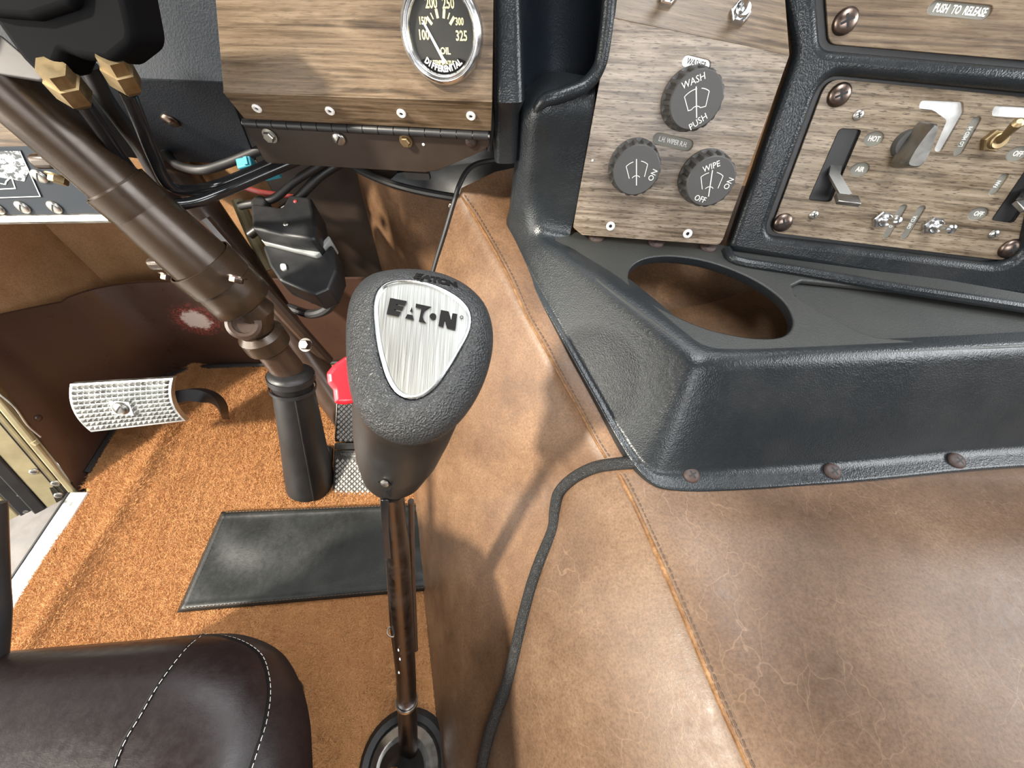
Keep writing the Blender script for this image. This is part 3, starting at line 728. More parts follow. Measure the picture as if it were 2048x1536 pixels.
b_ = MB(); b_.tube([PY(979, 300, .455), PY(984, 250, .452), PY(990, 60, .472), PY(992, -120, .49)], .0035, 8); mk('edge_strip', b_, 'black', pil)

# ================================================================== WIPER PANEL
wp = thing('wiper_control_panel', 'pale walnut panel carrying the three wiper knobs', 'panel', W.w(1300, 470))
wl = [W.l(u, v, .002) for u, v in ((1164, 470), (1146, 455), (1222, 35), (1579, 110), (1446, 478), (1438, 490))]
put('board', plate_mesh([rpoly(wl, [.004, .004, .0, .0, .004, .004], 4), capsule(*W.l(1393, 127, .002), .026, .0085, W.ang(1365, 120, 1420, 134)), capsule(*W.l(1346, 284, .002), .041, .010, W.ang(1310, 276, 1384, 293))], .0025, .0004), 'woodw', wp, M4.Translation(W.z * .002) @ W.m)
# upper fold of the board leans further back
ua, ub = W.w(1222, 35, .002), W.w(1579, 110, .002); un = (W.z + V((0, .08, .40))).normalized()
U = Pl(ua, ub, n=un); ul = [U.l(u, v) for u, v in ((1222, 35), (1579, 110), (1566, -60), (1558, -160), (1228, -160))]
put('upper_board', plate_mesh([ul], .0025, .0004), 'wood', wp, U.m)
for (u, v) in ((1221, 452), (1375, 467)): screw('rivet', .0050, 'rivet', wp, W.at(u, v, .002))
for (u, v, L, txt, a, tw) in ((1393, 127, .030, 'WASHER', (1365, 120, 1420, 134), .0062), (1346, 284, .046, 'L.H. WIPER R.H.', (1310, 276, 1384, 293), .0060)):
    an = W.ang(*a); o = put('label_window', plate_mesh([capsule(0, 0, L, .013, 0)], .001), 'label' if 'R.H' in txt else 'labelw', wp, W.at(u, v, -.0012, an))
    letter(txt, tw, 'white' if 'R.H' in txt else 'dial', o, W.at(u, v, -.0010, an), .0001, .72)
for (u, v) in ((1185, 321),): screw('dome', .0012, 'rivet', wp, W.at(u, v, .002))
# fold marks
def knob_mesh(R, h, lobes=18):
    b2 = MB(); n = lobes * 6; rs = []
    for z, rr, d_ in ((0, 1.03, 0), (h * .12, 1.03, 0), (h * .16, 1.0, .09), (h * .80, .97, .10), (h * .9, .95, .06), (h * .96, .90, 0), (h, .86, 0)):
        rs.append([(R * rr * (1 - d_ * (1 if (j % 6) in (0, 1, 2) else .0)) * math.cos(2 * PI * j / n), R * rr * (1 - d_ * (1 if (j % 6) in (0, 1, 2) else .0)) * math.sin(2 * PI * j / n), z) for j in range(n)])
    b2.rings(rs, True, True, True); return b2
def ribbon(b2, pts, w, z):
    for (x0, y0), (x1, y1) in zip(pts[:-1], pts[1:]):
        d_ = V((x1 - x0, y1 - y0)); L = d_.length
        if L < 1e-9: continue
        nx, ny = -d_.y / L * w / 2, d_.x / L * w / 2
        b2.add([(x0 + nx, y0 + ny, z), (x0 - nx, y0 - ny, z), (x1 - nx, y1 - ny, z), (x1 + nx, y1 + ny, z)], [(0, 1, 2, 3)])
def wiper_knob(u, v, R, h, rot, label, words, wear):
    m = W.at(u, v, .002, rot); t = thing('ribbed_knob', label, 'knob', m.translation, 'wiper knobs on the pale walnut panel')
    mk('grip', knob_mesh(R, h), 'knobgrey', t, m, 32)
    z = h + .00015; b2 = MB(); s_ = R * .86
    fan = [(s_ * .72 * math.sin(a), s_ * .72 * math.cos(a) - s_ * .32) for a in np.linspace(-.72, .72, 13)]
    inn = [(s_ * .22 * math.sin(a), s_ * .22 * math.cos(a) - s_ * .42) for a in np.linspace(-.9, .9, 7)]
    ribbon(b2, fan[:5] if wear else fan[:7], .0006, z); ribbon(b2, fan[8:] if wear else fan[8:], .0006, z)
    ribbon(b2, [fan[0], (-s_ * .30, -s_ * .30)], .0006, z); ribbon(b2, [fan[-1], (s_ * .38, -s_ * .28)], .0006, z); ribbon(b2, [(-s_ * .30, -s_ * .30)] + inn + [(s_ * .38, -s_ * .28)] if not wear else inn, .0006, z)
    ribbon(b2, [(s_ * .05, -s_ * .62), (-s_ * .04, s_ * .48)], .0009, z)
    put('print', b2.mesh('print'), 'white', t, m, None)
    for (txt, x, y, a) in words: letter(txt, R * .30, 'white', t, m @ M4.Translation((s_ * x, s_ * y, z)) @ M4.Rotation(a, 4, 'Z'), 0, .9, name='lettering')
wiper_knob(1378, 199, .0250, .029, .25, 'charcoal ribbed washer knob, topmost and largest on the pale walnut panel', [('WASH', -.15, .68, .2), ('PUSH', .12, -.78, .45)], False)
wiper_knob(1267, 333, .0252, .026, .15, 'charcoal ribbed wiper knob nearest the left edge of its panel', [('ON', .75, -.25, 1.1)], True)
wiper_knob(1408, 354, .0252, .026, .1, 'charcoal ribbed wiper knob at lower right of its walnut panel', [('WIPE', -.12, .62, .35), ('ON', .80, -.1, 1.2), ('OFF', -.30, -.72, -.3)], True)
def toggle(u, v, pl, h, tip, label, mat='chrome', R=.0088, Lr=.0034):
    m = pl.at(u, v, h); t = thing('toggle_switch', label, 'switch', m.translation)
    mk('nut', MB().lathe([(R, 0), (R, R * .5), (R * .9, R * .62)], 6), mat, t, m)
    mk('bushing', MB().lathe([(R * .72, R * .5), (R * .72, R * .95), (R * .62, R * 1.05), (R * .40, R * 1.0)], 20), mat, t, m)
    p0 = m @ V((0, 0, R * .9)); p1 = tip
    b2 = MB(); b2.tube([p0, lerp(p0, p1, .35), lerp(p0, p1, .8), lerp(p0, p1, .93), p1], [Lr * .8, Lr * .9, Lr * 1.25, Lr * 1.25, Lr * .6], 14); mk('lever', b2, mat, t)
toggle(1478, 28, U, 0, U.w(1500, -30, .03), 'chrome toggle switch at top of the wiper knob panel')
toggle(1335, -8, U, 0, U.w(1340, -60, .03), 'chrome toggle switch cut off by the top of the picture')

# ================================================================== CLIMATE PANEL
cpn = thing('climate_panel', 'greyish walnut climate control panel with slide lever and toggles', 'panel', T.w(1800, 500))
slots = []
def rot_slot(u0, v0, u1, v1, w):
    a, c = T.l(u0, v0), T.l(u1, v1); return ((a[0] + c[0]) / 2, (a[1] + c[1]) / 2, math.hypot(c[0] - a[0], c[1] - a[1]), w, math.atan2(c[1] - a[1], c[0] - a[0]))
sl1 = rpoly([T.l(u, v) for u, v in ((1679, 257), (1723, 260), (1661, 404), (1617, 399))], .003, 3)
sl2 = rpoly([T.l(u, v) for u, v in ((2058, 330), (2100, 336), (2026, 446), (1983, 440))], .003, 3)
labs = [rot_slot(1913, 312, 1957, 233, .0075), rot_slot(1983, 390, 2013, 347, .0075), rot_slot(1770, 477, 1810, 409, .0070), rot_slot(1806, 479, 1847, 411, .0070)]
ovals = [(1748, 278, 'HOT'), (1720, 339, 'AIR'), (2036, 308, 'OFF'), (1957, 428, 'OFF')]
elip = [ellipse(*T.l(u, v), .0085, .0062, 0, 20) for u, v, _ in ovals]
lsh = rpoly([T.l(u, v) for u, v in ((1842, 200), (1926, 204), (1928, 225), (1882, 305), (1868, 302), (1895, 240), (1870, 222), (1838, 218))], .004, 4)
lab2 = rpoly([T.l(u, v) for u, v in ((1988, 211), (2080, 216), (2080, 238), (1984, 232))], .004, 4)
put('board', plate_mesh([PN, sl1, sl2] + [capsule(*q) for q in labs] + elip + [lsh, lab2], .003, .0005), 'woodt', cpn, T.m)
b_ = MB()
for nm, loop, mat in (('dial_label', lsh, 'labelw'), ('switch_label', lab2, 'labelw')):
    cxm = sum(p[0] for p in loop) / len(loop), sum(p[1] for p in loop) / len(loop)
    put(nm, plate_mesh([[(cxm[0] + (x - cxm[0]) * 1.1, cxm[1] + (y - cxm[1]) * 1.1) for x, y in loop]], .0006), mat, cpn, M4.Translation(-T.z * .0022) @ T.m)
for (u, v, txt), e in zip(ovals, elip):
    o = put('label_window', plate_mesh([ellipse(0, 0, .0095, .0072, 0, 20)], .0006), 'label', cpn, T.at(u, v, -.0022)); letter(txt, .0062, 'white', o, T.at(u, v, -.0020), .00015, .75)
for (cx_, cy_, L, w, a), txt in zip(labs, ('LO MED HI', 'FAN', 'OFF ON', 'OFF CLR')):
    m = T.m @ M4.Translation((cx_, cy_, -.0022)) @ M4.Rotation(a, 4, 'Z')
    o = put('label_window', plate_mesh([capsule(0, 0, L + .002, w + .002)], .0006), 'label', cpn, m); letter(txt, .0048, 'white', o, m @ M4.Translation((0, 0, .0002)), .0001, .7)
for lp in (sl1, sl2):
    b2 = MB(); b2.rings([[T.m @ V((x, y, .0006)) for x, y in lp], [T.m @ V((x, y, -.002)) for x, y in lp], [T.m @ V((x, y, -.02)) for x, y in lp]], cap1=True); o = mk('slide_slot', b2, 'blackg', cpn)
for (u, v) in ((1678, 190), (1565, 445), (2020, 497)): screw('phillips', .0098, 'darkscrew', cpn, T.at(u, v, 0))
for (u, v) in ((1716, 230), (1627, 430), (1987, 468)): screw('phillips', .0046, 'steel', cpn, T.at(u, v, 0))
# slide levers
def slide(pts, label, w=.011):
    t = thing('slide_lever', label, 'lever', pts[0])
    b2 = MB(); up = T.x
    def strip(q, ww, th):
        rs = []
        for i, p in enumerate(q):
            dr = (q[min(i + 1, len(q) - 1)] - q[max(i - 1, 0)]).normalized(); sd = (up - dr * up.dot(dr)).normalized(); nn = dr.cross(sd)
            rs.append([p + sd * ww / 2 + nn * th / 2, p - sd * ww / 2 + nn * th / 2, p - sd * ww / 2 - nn * th / 2, p + sd * ww / 2 - nn * th / 2])
        b2.rings(rs, cap0=True, cap1=True)
    strip(pts[:3], w, .0022); mk('arm', b2, 'greymetal', t); b2 = MB()
    strip(pts[2:], w * 1.9, .0042); bevel(mk('finger_tab', b2, 'greymetal', t), .0006, 2)
slide([T.w(1674, 318, -.012), T.w(1668, 350, .004), T.w(1692, 392, .022), T.w(1697, 408, .034)], 'grey bent slide lever in the left slot of the climate panel')
slide([T.w(2062, 370, -.012), T.w(2056, 390, .004), T.w(2048, 402, .016), T.w(2066, 420, .026)], 'grey slide lever in the slot at the right picture edge')
# rotary pointer knob
m = T.at(1813, 288, 0, .05); t = thing('rotary_knob', 'grey pointer knob with curved grip beside the silver dial label', 'knob', m.translation)
mk('skirt', MB().lathe([(.0125, 0), (.0125, .004), (.0115, .0065), (.010, .007)], 32), 'knobgrey', t, m)
b_ = MB(); rs = []
for z, a in ((.005, 1.0), (.016, .95), (.026, .88), (.028, .80)):
    rs.append([(x * a, y * a, z) for x, y in catmull_pts] if False else [(p.x * a, p.y * a, z) for p in catmull([V((-.0062, -.019, 0)), V((.0062, -.019, 0)), V((.0078, -.008, 0)), V((.0062, .004, 0)), V((.003, .016, 0)), V((0, .0185, 0)), V((-.003, .016, 0)), V((-.0062, .004, 0)), V((-.0078, -.008, 0))], 4, True)])
b_.rings(rs, True, True, True); mk('grip', b_, 'greymetal', t, m, 40)
toggle(1762, 438, T, 0, T.w(1797, 443, .026), 'chrome toggle switch at the bottom of the climate panel, left of two')
toggle(1862, 450, T, 0, T.w(1906, 459, .030), 'chrome toggle switch at the bottom of the climate panel, right of two', R=.0092)
toggle(1984, 281, T, 0, T.w(2040, 242, .030), 'brassy toggle switch near the right picture edge pointing up', 'brass', .0095)
# upper release panel
upn = thing('release_panel', 'brown walnut panel with a slotted release label, top right', 'panel', T.w(1850, 90))
put('board', plate_mesh([UPN, capsule(*T.l(1920, 20), .048, .009, T.ang(1860, 14, 1985, 26))], .003, .0005), 'wood', upn, T.m)
an = T.ang(1860, 14, 1985, 26); o = put('label_window', plate_mesh([capsule(0, 0, .052, .012)], .0006), 'label', upn, T.at(1920, 20, -.0022, an)); letter('PUSH  TO  RELEASE', .0075, 'white', o, T.at(1920, 21, -.0020, an), .0002, .62)
screw('phillips', .0098, 'darkscrew', upn, T.at(1690, 43, 0))

# ================================================================== GAUGE PANEL, HINGE, BROWN PLATE
GL, GR = PZ(490, 238, .575), PZ(982, 262, .575)
CL, CR = PY(447, 186, GL.y - .012), PY(984, 205, GR.y - .010)
gx = (CR - CL).normalized(); G = Pl(CL, CR, math.radians(13)); 
gp = thing('gauge_panel', 'walnut dash panel with riveted lower edge above a black hinge', 'panel', GL)
gl = [G.l(u, v) for u, v in ((447, 186), (984, 205), (988, -160), (425, -160), (431, 0))]
put('board', plate_mesh([gl], .003, .0005), 'wood', gp, G.m)
LS = Pl(GL, GR, n=(GR - GL).cross(CL - GL)); 
if LS.z.dot(CO - GL) < 0: LS = Pl(GL, GR, n=-(GR - GL).cross(CL - GL))
put('lower_fold', plate_mesh([[LS.l(u, v) for u, v in ((489, 238), (982, 262), (984, 204), (446, 185))]], .003, .0005), 'wood', gp, LS.m)
for (u, v) in ((514, 216), (660, 221), (803, 226), (942, 231)): screw('rivet', .0046, 'rivet', gp, LS.at(u, v, 0))
# piano hinge
HL, HR = PZ(488, 246, .570), PZ(978, 272, .570)
hg = thing('piano_hinge', 'long black piano hinge under the walnut gauge panel', 'hinge', HL)
nk = 16; hd = (HR - HL) / nk; kme = None
for k in range(nk):
    p0 = HL + hd * k; b2 = MB(); b2.tube([p0 + hd * .02, p0 + hd * .97], .0042, 12)
    if kme is None: o = mk('knuckle', b2, 'black', hg); kme = o
    else: put('knuckle', kme.data, 'black', hg, M4.Translation(hd * k) @ WM[kme.name], None)
b_ = MB(); b_.tube([HL - hd * .1, HR + hd * .05], .0022, 8); mk('pin', b_, 'steel', hg)
# brown plate
PLn = Pl(PY(490, 256, HL.y + .003), PY(976, 283, HR.y + .003), math.radians(-8))
bp = thing('lower_dash_plate', 'dark brown metal plate with four odd screws below the hinge', 'plate', PLn.w(700, 330))
put('sheet', plate_mesh([rpoly([PLn.l(u, v) for u, v in ((488, 250), (979, 276), (978, 292), (965, 302), (878, 340), (850, 345), (533, 326))], [.001, .002, .004, .004, .008, .004, .003], 4)], .002, .0005), 'plate', bp, PLn.m)
for (u, v, k, mt, r) in ((540, 271, 'hex', 'steel', .0058), (678, 277, 'slot', 'steel', .0072), (812, 281, 'hex', 'brass', .0052), (942, 282, 'phillips', 'rust', .0066)): screw(k, r, mt, bp, PLn.at(u, v, .0004))
screw('dome', .0016, 'rivet', bp, PLn.at(847, 289, 0))
b_ = MB(); b_.box(PLn.at(835, 350, -.004), .03, .008, .006); mk('bracket_tab', b_, 'black', bp)
# gauge
gm_ = G.at(885, 66, 0, 0); R = .0365
ga = thing('oil_temperature_gauge', 'round chrome rimmed differential oil temperature gauge with black dial', 'gauge', gm_.translation)
mk('bezel', MB().lathe([(R, 0), (R, .004), (R * .97, .0075), (R * .90, .0095), (R * .87, .0085), (R * .86, .0075), (R * .84, .0075), (R * .82, .0082), (R * .78, .0068), (R * .75, .002)], 56, cap0=False, cap1=False), 'chrome', ga, gm_, 50)
mk('dial', MB().lathe([(R * .78, .001), (R * .77, .0022)], 48), 'dial', ga, gm_)
GU = lambda u, v: tuple(q / R for q in ((gm_.inverted() @ G.w(u, v, .0024)).xy))
b_ = MB()
for (a, w, r0_, r1_) in ((132, .0022, .33, .50), (118, .0009, .38, .50), (101, .0022, .36, .52), (79, .0022, .36, .52), (64, .0009, .38, .50), (50, .0022, .33, .50)):
    c_, s_ = math.cos(math.radians(a)), math.sin(math.radians(a)); ribbon(b_, [(R * r0_ * c_, R * r0_ * s_ - R * .10), (R * r1_ * c_, R * r1_ * s_ - R * .10)], w, .0024)
put('scale_marks', b_.mesh('scale_marks'), 'cream_print', ga, gm_, None)
for (txt, x, y, s_, sq) in (('100', -.45, -.05, .0094, .72), ('150', -.44, .20, .0068, .72), ('200', -.20, .50, .0094, .74), ('250', .20, .50, .0094, .74), ('300', .44, .20, .0068, .72), ('325', .47, -.05, .0094, .74), ('OIL', .05, -.33, .0066, .9), ('TEMPERATURE', .02, -.55, .0042, .8)):
    letter(txt, s_, 'cream_print', ga, gm_ @ M4.Translation((R * x, R * y, .0023)), .00018, sq)
b_ = MB(); b_.add([(-R * .44, R * .17, .0035), (-R * .40, R * .20, .0035), (R * .02, -R * .46, .0035), (-R * .05, -R * .48, .0035)], [(0, 1, 2, 3)]); b_.lathe([(R * .06, .003), (R * .05, .005)], 16, M4.Translation((-R * .0, -R * .52, 0)))
mk('needle', b_, 'white', ga, gm_)
band = [(R * .76 * math.cos(a), R * .76 * math.sin(a)) for a in np.linspace(math.radians(222), math.radians(318), 20)] + [(R * .56 * math.cos(a), R * .56 * math.sin(a) - R * .03) for a in np.linspace(math.radians(312), math.radians(228), 20)]
put('name_band', plate_mesh([band], .0006), 'ink', ga, gm_ @ M4.Translation((0, 0, .0046)))
for k, ch in enumerate('DIFFERENTIAL'):
    a = math.radians(270 + (k - 5.5) * 6.9); letter(ch, .0062, 'rivet', ga, gm_ @ M4.Translation((R * .665 * math.cos(a), R * .665 * math.sin(a), .0048)) @ M4.Rotation(a + PI / 2, 4, 'Z'), .0003, .8)
mk('glass', MB().lathe([(R * .775, .0058), (R * .77, .0064)], 48), 'glass', ga, gm_)

# ================================================================== LEFT DASH
D = Pl(PY(270, 150, .515), PY(447, 163, .505), math.radians(14))
ld = thing('left_dash_face', 'slate grey grained vinyl dash face left of the gauge panel', 'dash panel', PY(380, 320, .52))
put('upper_face', plate_mesh([rpoly([D.l(u, v) for u, v in ((-150, 140), (451, 166), (436, -200), (-150, -200))], [0, .006, 0, 0])], .006, .0015), 'vinyl_dash', ld, D.m)
d0, d1 = D.w(-150, 140, -.0005), D.w(451, 166, -.0005)
dn = Pl(d0, d1, math.radians(-30)); put('lower_face', plate_mesh([rpoly([dn.l(u, v) for u, v in ((-60, 142), (451, 166), (512, 322), (420, 326), (320, 322), (120, 300))], [0, 0, .005, .005, .005, 0])], .004, .001), 'vinyl_dash', ld, dn.m)
screw('phillips', .0095, 'darkscrew', ld, dn.at(341, 240, 0))
# lower left panel with worn sticker
Q = Pl(PY(-20, 433, .50), PY(222, 428, .50), math.radians(6))
lp_ = thing('lower_left_panel', 'blue grey metal panel with a worn diagram plate, left edge', 'panel', Q.w(100, 440))
put('sheet', plate_mesh([[Q.l(u, v) for u, v in ((-260, 436), (218, 428), (236, 405), (150, 270), (-260, 270))]], .003, .0006), 'greypaint', lp_, Q.m)
b_ = MB(); c0, c1 = Q.w(-260, 443, .002), Q.w(222, 436, .002); b_.tube([c0, c1], .0065, 10); mk('rolled_edge', b_, 'steel', lp_)
wd = Pl(Q.w(-260, 300, 0), Q.w(130, 290, 0), math.radians(4)); put('wood_strip', plate_mesh([[wd.l(u, v) for u, v in ((-260, 300), (130, 292), (30, 150), (-260, 130))]], .003), 'wood', lp_, wd.m)
for (u, v) in ((80, 352), (46, 414), (110, 414), (-5, 416)): screw('slot', .0088, 'steel', lp_, Q.at(u, v, 0))
stk = m_paint('worn_sticker', (.03, .035, .04), .35); n_ = stk.noise(stk.co(scale=(1, 1.6, 1), rot=(0, 0, -.7)), 95, 4, .7, 1.0); n2_ = stk.noise(stk.co(), 14, 2)
stk.base(stk.mix(stk.ramp(n_, [(.49, (0, 0, 0)), (.53, (1, 1, 1))]), (.035, .04, .045), (.60, .64, .66))); MAT['sticker'] = stk
dk = put('diagram_plate', plate_mesh([[Q.l(u, v) for u, v in ((-40, 398), (84, 394), (42, 300), (-40, 296))]], .0006), 'greypaint', lp_, M4.Translation(Q.z * .0007) @ Q.m)
put('worn_print', plate_mesh([[Q.l(u, v) for u, v in ((2, 354), (50, 362), (60, 340), (38, 302), (-20, 302), (-10, 330))]], .0004), 'sticker', dk, M4.Translation(Q.z * .0012) @ Q.m)
b_ = MB(); fr_ = [Q.l(u, v) for u, v in ((-40, 396), (82, 392), (41, 302))]; ribbon(b_, fr_, .0012, .0013); ribbon(b_, [Q.l(u, v) for u, v in ((-10, 378), (32, 376), (24, 352), (14, 362), (12, 368), (2, 366))], .0014, .0013)
put('frame_line', b_.mesh('frame_line'), 'white', dk, Q.m, None)

# ================================================================== STEERING COLUMN
A0, A3 = PD(-40, 128, .32), PD(492, 606, .52)
ax = (A3 - A0).normalized(); LEN = (A3 - A0).length
colm = thing('steering_column', 'bronze brown steering column with clamps, joint and rubber boot', 'steering column', PZ(620, 965, 0))
pt = lambda t: A0 + ax * (LEN * t)
mk('upper_tube', MB().tube([pt(-.35), pt(.45)], [.0245, .0262], 32), 'brownsh', colm)
mk('lower_jacket', MB().tube([pt(.38), pt(.41), pt(.92), pt(.985), pt(1.0)], [.0275, .0290, .0385, .0385, .034], 32), 'brownsh', colm, ang=60)
def clamp(t, r, w=.026):
    cm = frame(pt(t), ax); o2 = mk('clamp', MB().lathe([(r, -w / 2), (r + .0018, -w / 2), (r + .0018, w / 2), (r, w / 2)], 36, cap0=False, cap1=False), 'brownsh', colm, cm)
    return cm
clamp(.435, .0288); clamp(.80, .0372, .03)
for (u, v, d_, mt) in ((118, 352, .40, 'brass'), (338, 549, .47, 'darkscrew'), (474, 553, .455, 'darkscrew')):
    p = PD(u, v, d_); b2 = MB(); screw('hex', .0075, mt, colm, frame(p, ax * .7 - FWD * .5 - RIGHT * .3))
for (u, v, d_) in ((100, 320, .40), (326, 525, .475)):
    b2 = MB(); b2.box(frame(PD(u, v, d_), UP * .6 - FWD * .6), .03, .02, .014); bevel(mk('clamp_ear', b2, 'brownsh', colm), .005, 3)
# universal joint
uj = PD(506, 648, .545); sd = PD(575, 738, .62)
mk('yoke', MB().tube([A3 - ax * .01, A3 + ax * .012, lerp(A3, uj, .8), uj + ax * .01], [.020, .026, .027, .022], 20), 'brownsh', colm)
cm = frame(PD(488, 648, .515), PD(478, 645, .49) - PD(488, 648, .515)); mk('bearing_cap', MB().lathe([(.021, -.012), (.021, .003), (.017, .006), (.013, .006), (.012, .003)], 28), 'brown', colm, cm)
mk('joint_collar', MB().tube([lerp(uj, sd, .12), lerp(uj, sd, .2), lerp(uj, sd, .42), lerp(uj, sd, .48)], [.024, .031, .031, .026], 24), 'brownsh', colm)
mk('lower_shaft', MB().tube([lerp(uj, sd, .2), sd, lerp(sd, PZ(620, 965, 0), .15)], [.022, .024, .024], 24), 'brown', colm)
# rubber boot with seam, lip and cable tie
be = PZ(622, 968, .004); bt = PD(580, 742, .615)
pb = [lerp(bt, be, t) for t in (0, .02, .05, .08, .12, .3, .6, .85, 1.0)]
boot = mk('rubber_boot', MB().tube(pb, [.027, .0335, .0335, .0295, .031, .0335, .0375, .0425, .044], 28), 'rubber', colm, ang=60)
mk('boot_ring', MB().tube([lerp(bt, be, .03) + (x * .0345) for x in []] or [lerp(bt, be, .025), lerp(bt, be, .06)], [.0352, .0352], 28), 'rubber', boot)
sdir = (be - bt).normalized(); side = (CO - be); side = (side - sdir * side.dot(sdir)).normalized()
b_ = MB(); b_.tube([lerp(bt, be, t) + side * (r_ + .0002) for t, r_ in ((.12, .031), (.3, .0335), (.6, .0375), (.85, .0425), (1, .044))], .0014, 6); mk('seam_rib', b_, 'rubber', boot)
b_ = MB(); b_.lathe([(.0335, -.003), (.035, -.003), (.035, .003), (.0335, .003)], 28, frame(lerp(bt, be, .115), sdir), cap0=False, cap1=False); b_.box(M4.Translation(PD(552, 757, .60)), .01, .012, .006); mk('cable_tie', b_, 'black', boot)
b_ = MB(); lo = rpoly([PZ(u, v, 0).xy for u, v in ((577, 905), (665, 900), (662, 955), (640, 978), (583, 978))], .012, 5); b_.tube([V((x, y, .010)) for x, y in lo], .006, 8, closed=True); mk('floor_lip', b_, 'rubber', colm)
put('floor_cutout', plate_mesh([lo], .002), 'hole', colm, M4.Translation((0, 0, .0135)))

# support post behind the column
P0, P1 = PD(300, 270, .60), PD(745, 905, .83)
post = thing('column_support_post', 'dark brown slanted support post behind the steering column', 'post', P1)
mk('post_tube', MB().tube([P0, P1], .030, 20), 'brown', post)
mk('side_rail', MB().tube([PD(405, 440, .56), PD(545, 600, .64), PD(655, 722, .76)], .012, 10), 'brown', post)
screw('hex', .009, 'brown', post, frame(PD(612, 690, .68), -FWD))

# trailer brake valve on the column with two brass elbows and air hoses
tb = thing('trailer_brake_valve', 'black hand valve bracket with brass fittings on the column', 'valve', PD(140, 100, .30))
b_ = MB(); rs = []
for (u0, v0, a, d_) in ((60, -60, 105, .27), (90, 20, 105, .275), (120, 75, 88, .285), (150, 118, 60, .295)): pass
FB = Pl(PD(60, 60, .285), PD(160, 70, .285), n=-ray(110, 60))
put('body', plate_mesh([rpoly([FB.l(u, v) for u, v in ((-120, -120), (225, -120), (272, 88), (222, 128), (160, 120), (128, 108), (112, 148), (78, 156), (40, 118), (-30, 20), (-120, 10))], [0, 0, .018, .014, .006, .004, .006, .01, .01, .01, 0], 5)], .034, .006, 3), 'matte', tb, FB.m)
put('cap', plate_mesh([rpoly([FB.l(u, v, .01) for u, v in ((-120, -120), (150, -120), (140, 14), (60, 40), (-20, 34), (-120, 6))], [0, 0, .012, .012, .012, 0], 5)], .02, .005, 3), 'matte', tb, M4.Translation(FB.z * .008) @ FB.m)
FB2 = Pl(PD(-100, 20, .30), PD(90, 150, .32), n=-FWD); put('silver_bracket', plate_mesh([[FB2.l(u, v) for u, v in ((-150, 15), (0, 70), (95, 152), (78, 160), (-60, 138), (-150, 120))]], .004, .001), 'sill', tb, FB2.m)
def elbow(u0, v0, u1, v1, d_, r):
    p0, p1 = PD(u0, v0, d_), PD(u1, v1, d_ + .02); dr = p1 - p0; m = frame(p0, dr); L = dr.length
    t2 = mk('brass_fitting', MB().lathe([(r * .8, -L * .5), (r * .85, 0), (r, L * .02), (r, L * .72), (r * .86, L * .80), (r * .7, L)], 6), 'brass', tb, m)
elbow(122, 158, 160, 202, .305, .0125); elbow(232, 132, 258, 176, .305, .0115)
def hose(name, pts, r, mat, label, cat='hose', group=None, nn=8):
    b2 = MB(); b2.tube(catmull([PD(*p) for p in pts], nn), r, 12); o2 = mk(name, b2, mat); return tag(o2, label, cat, group)
hose('air_hose', [(165, 205, .325), (205, 262, .36), (252, 330, .40), (298, 385, .425), (340, 408, .44), (392, 404, .455), (450, 382, .47), (520, 352, .48), (600, 318, .485)], .0062, 'blackg', 'black air hose from the left brass fitting sweeping right under the dash')
hose('air_hose', [(254, 182, .325), (282, 250, .37), (310, 320, .41), (338, 370, .435), (375, 382, .455), (430, 372, .48), (500, 345, .49), (590, 305, .50)], .0062, 'blackg', 'black air hose from the right brass fitting sweeping right under the dash')
hose('air_hose', [(175, 130, .33), (205, 190, .35), (240, 240, .38), (280, 295, .42), (300, 330, .44), (325, 372, .47), (352, 400, .50)], .0075, 'rubber', 'thick black hose between the two brass fitting hoses')
hose('power_cable', [(330, 300, .55), (352, 328, .54), (400, 340, .53), (450, 328, .53), (520, 300, .53)], .006, 'rubber', 'black cable curving just under the slate dash face', 'cable')
hose('power_cable', [(690, 320, .60), (640, 352, .60), (600, 392, .61), (560, 425, .62), (500, 470, .63)], .007, 'rubber', 'black cable running down beside the black control box', 'cable')
hose('power_cable', [(650, 325, .58), (590, 362, .59), (545, 398, .60), (480, 412, .61)], .006, 'rubber', 'thin black cable crossing above the control box', 'cable')
hose('red_wire', [(480, 372, .60), (520, 384, .60), (560, 390, .61), (610, 398, .62)], .004, 'redwire', 'dull red wire above the black control box', 'wire')
m = M4.Translation(PD(494, 330, .50)) @ M4(((*RIGHT, 0), (*UP, 0), (*-FWD, 0), (0, 0, 0, 1))).transposed() @ M4.Rotation(.22, 4, 'Z')
t = thing('wire_connector', 'teal plastic wire connector beneath the slate dash face', 'connector', m.translation)
b_ = MB(); b_.box(M4.Identity(4), .019, .013, .014); bevel(put('housing', b_.mesh('housing'), 'teal', t, m), .0015, 2)
b_ = MB(); b_.box(M4.Translation((.004, 0, .006)), .004, .010, .006); put('latch', b_.mesh('latch'), 'teal', t, m)
m2 = M4.Translation(PD(542, 348, .56)) @ m.to_3x3().to_4x4(); t = thing('wire_connector', 'smaller teal connector behind the cables under the brown plate', 'connector', m2.translation)
b_ = MB(); b_.box(M4.Identity(4), .024, .010, .014); bevel(put('housing', b_.mesh('housing'), 'teal', t, m2), .0015, 2)
b_ = MB(); b_.tube([PD(476, 400, .66), PD(505, 470, .68), PD(540, 540, .70)], .011, 10); o = mk('cable_conduit', b_, 'cream'); tag(o, 'pale conduit visible in the gap beside the control box', 'conduit')

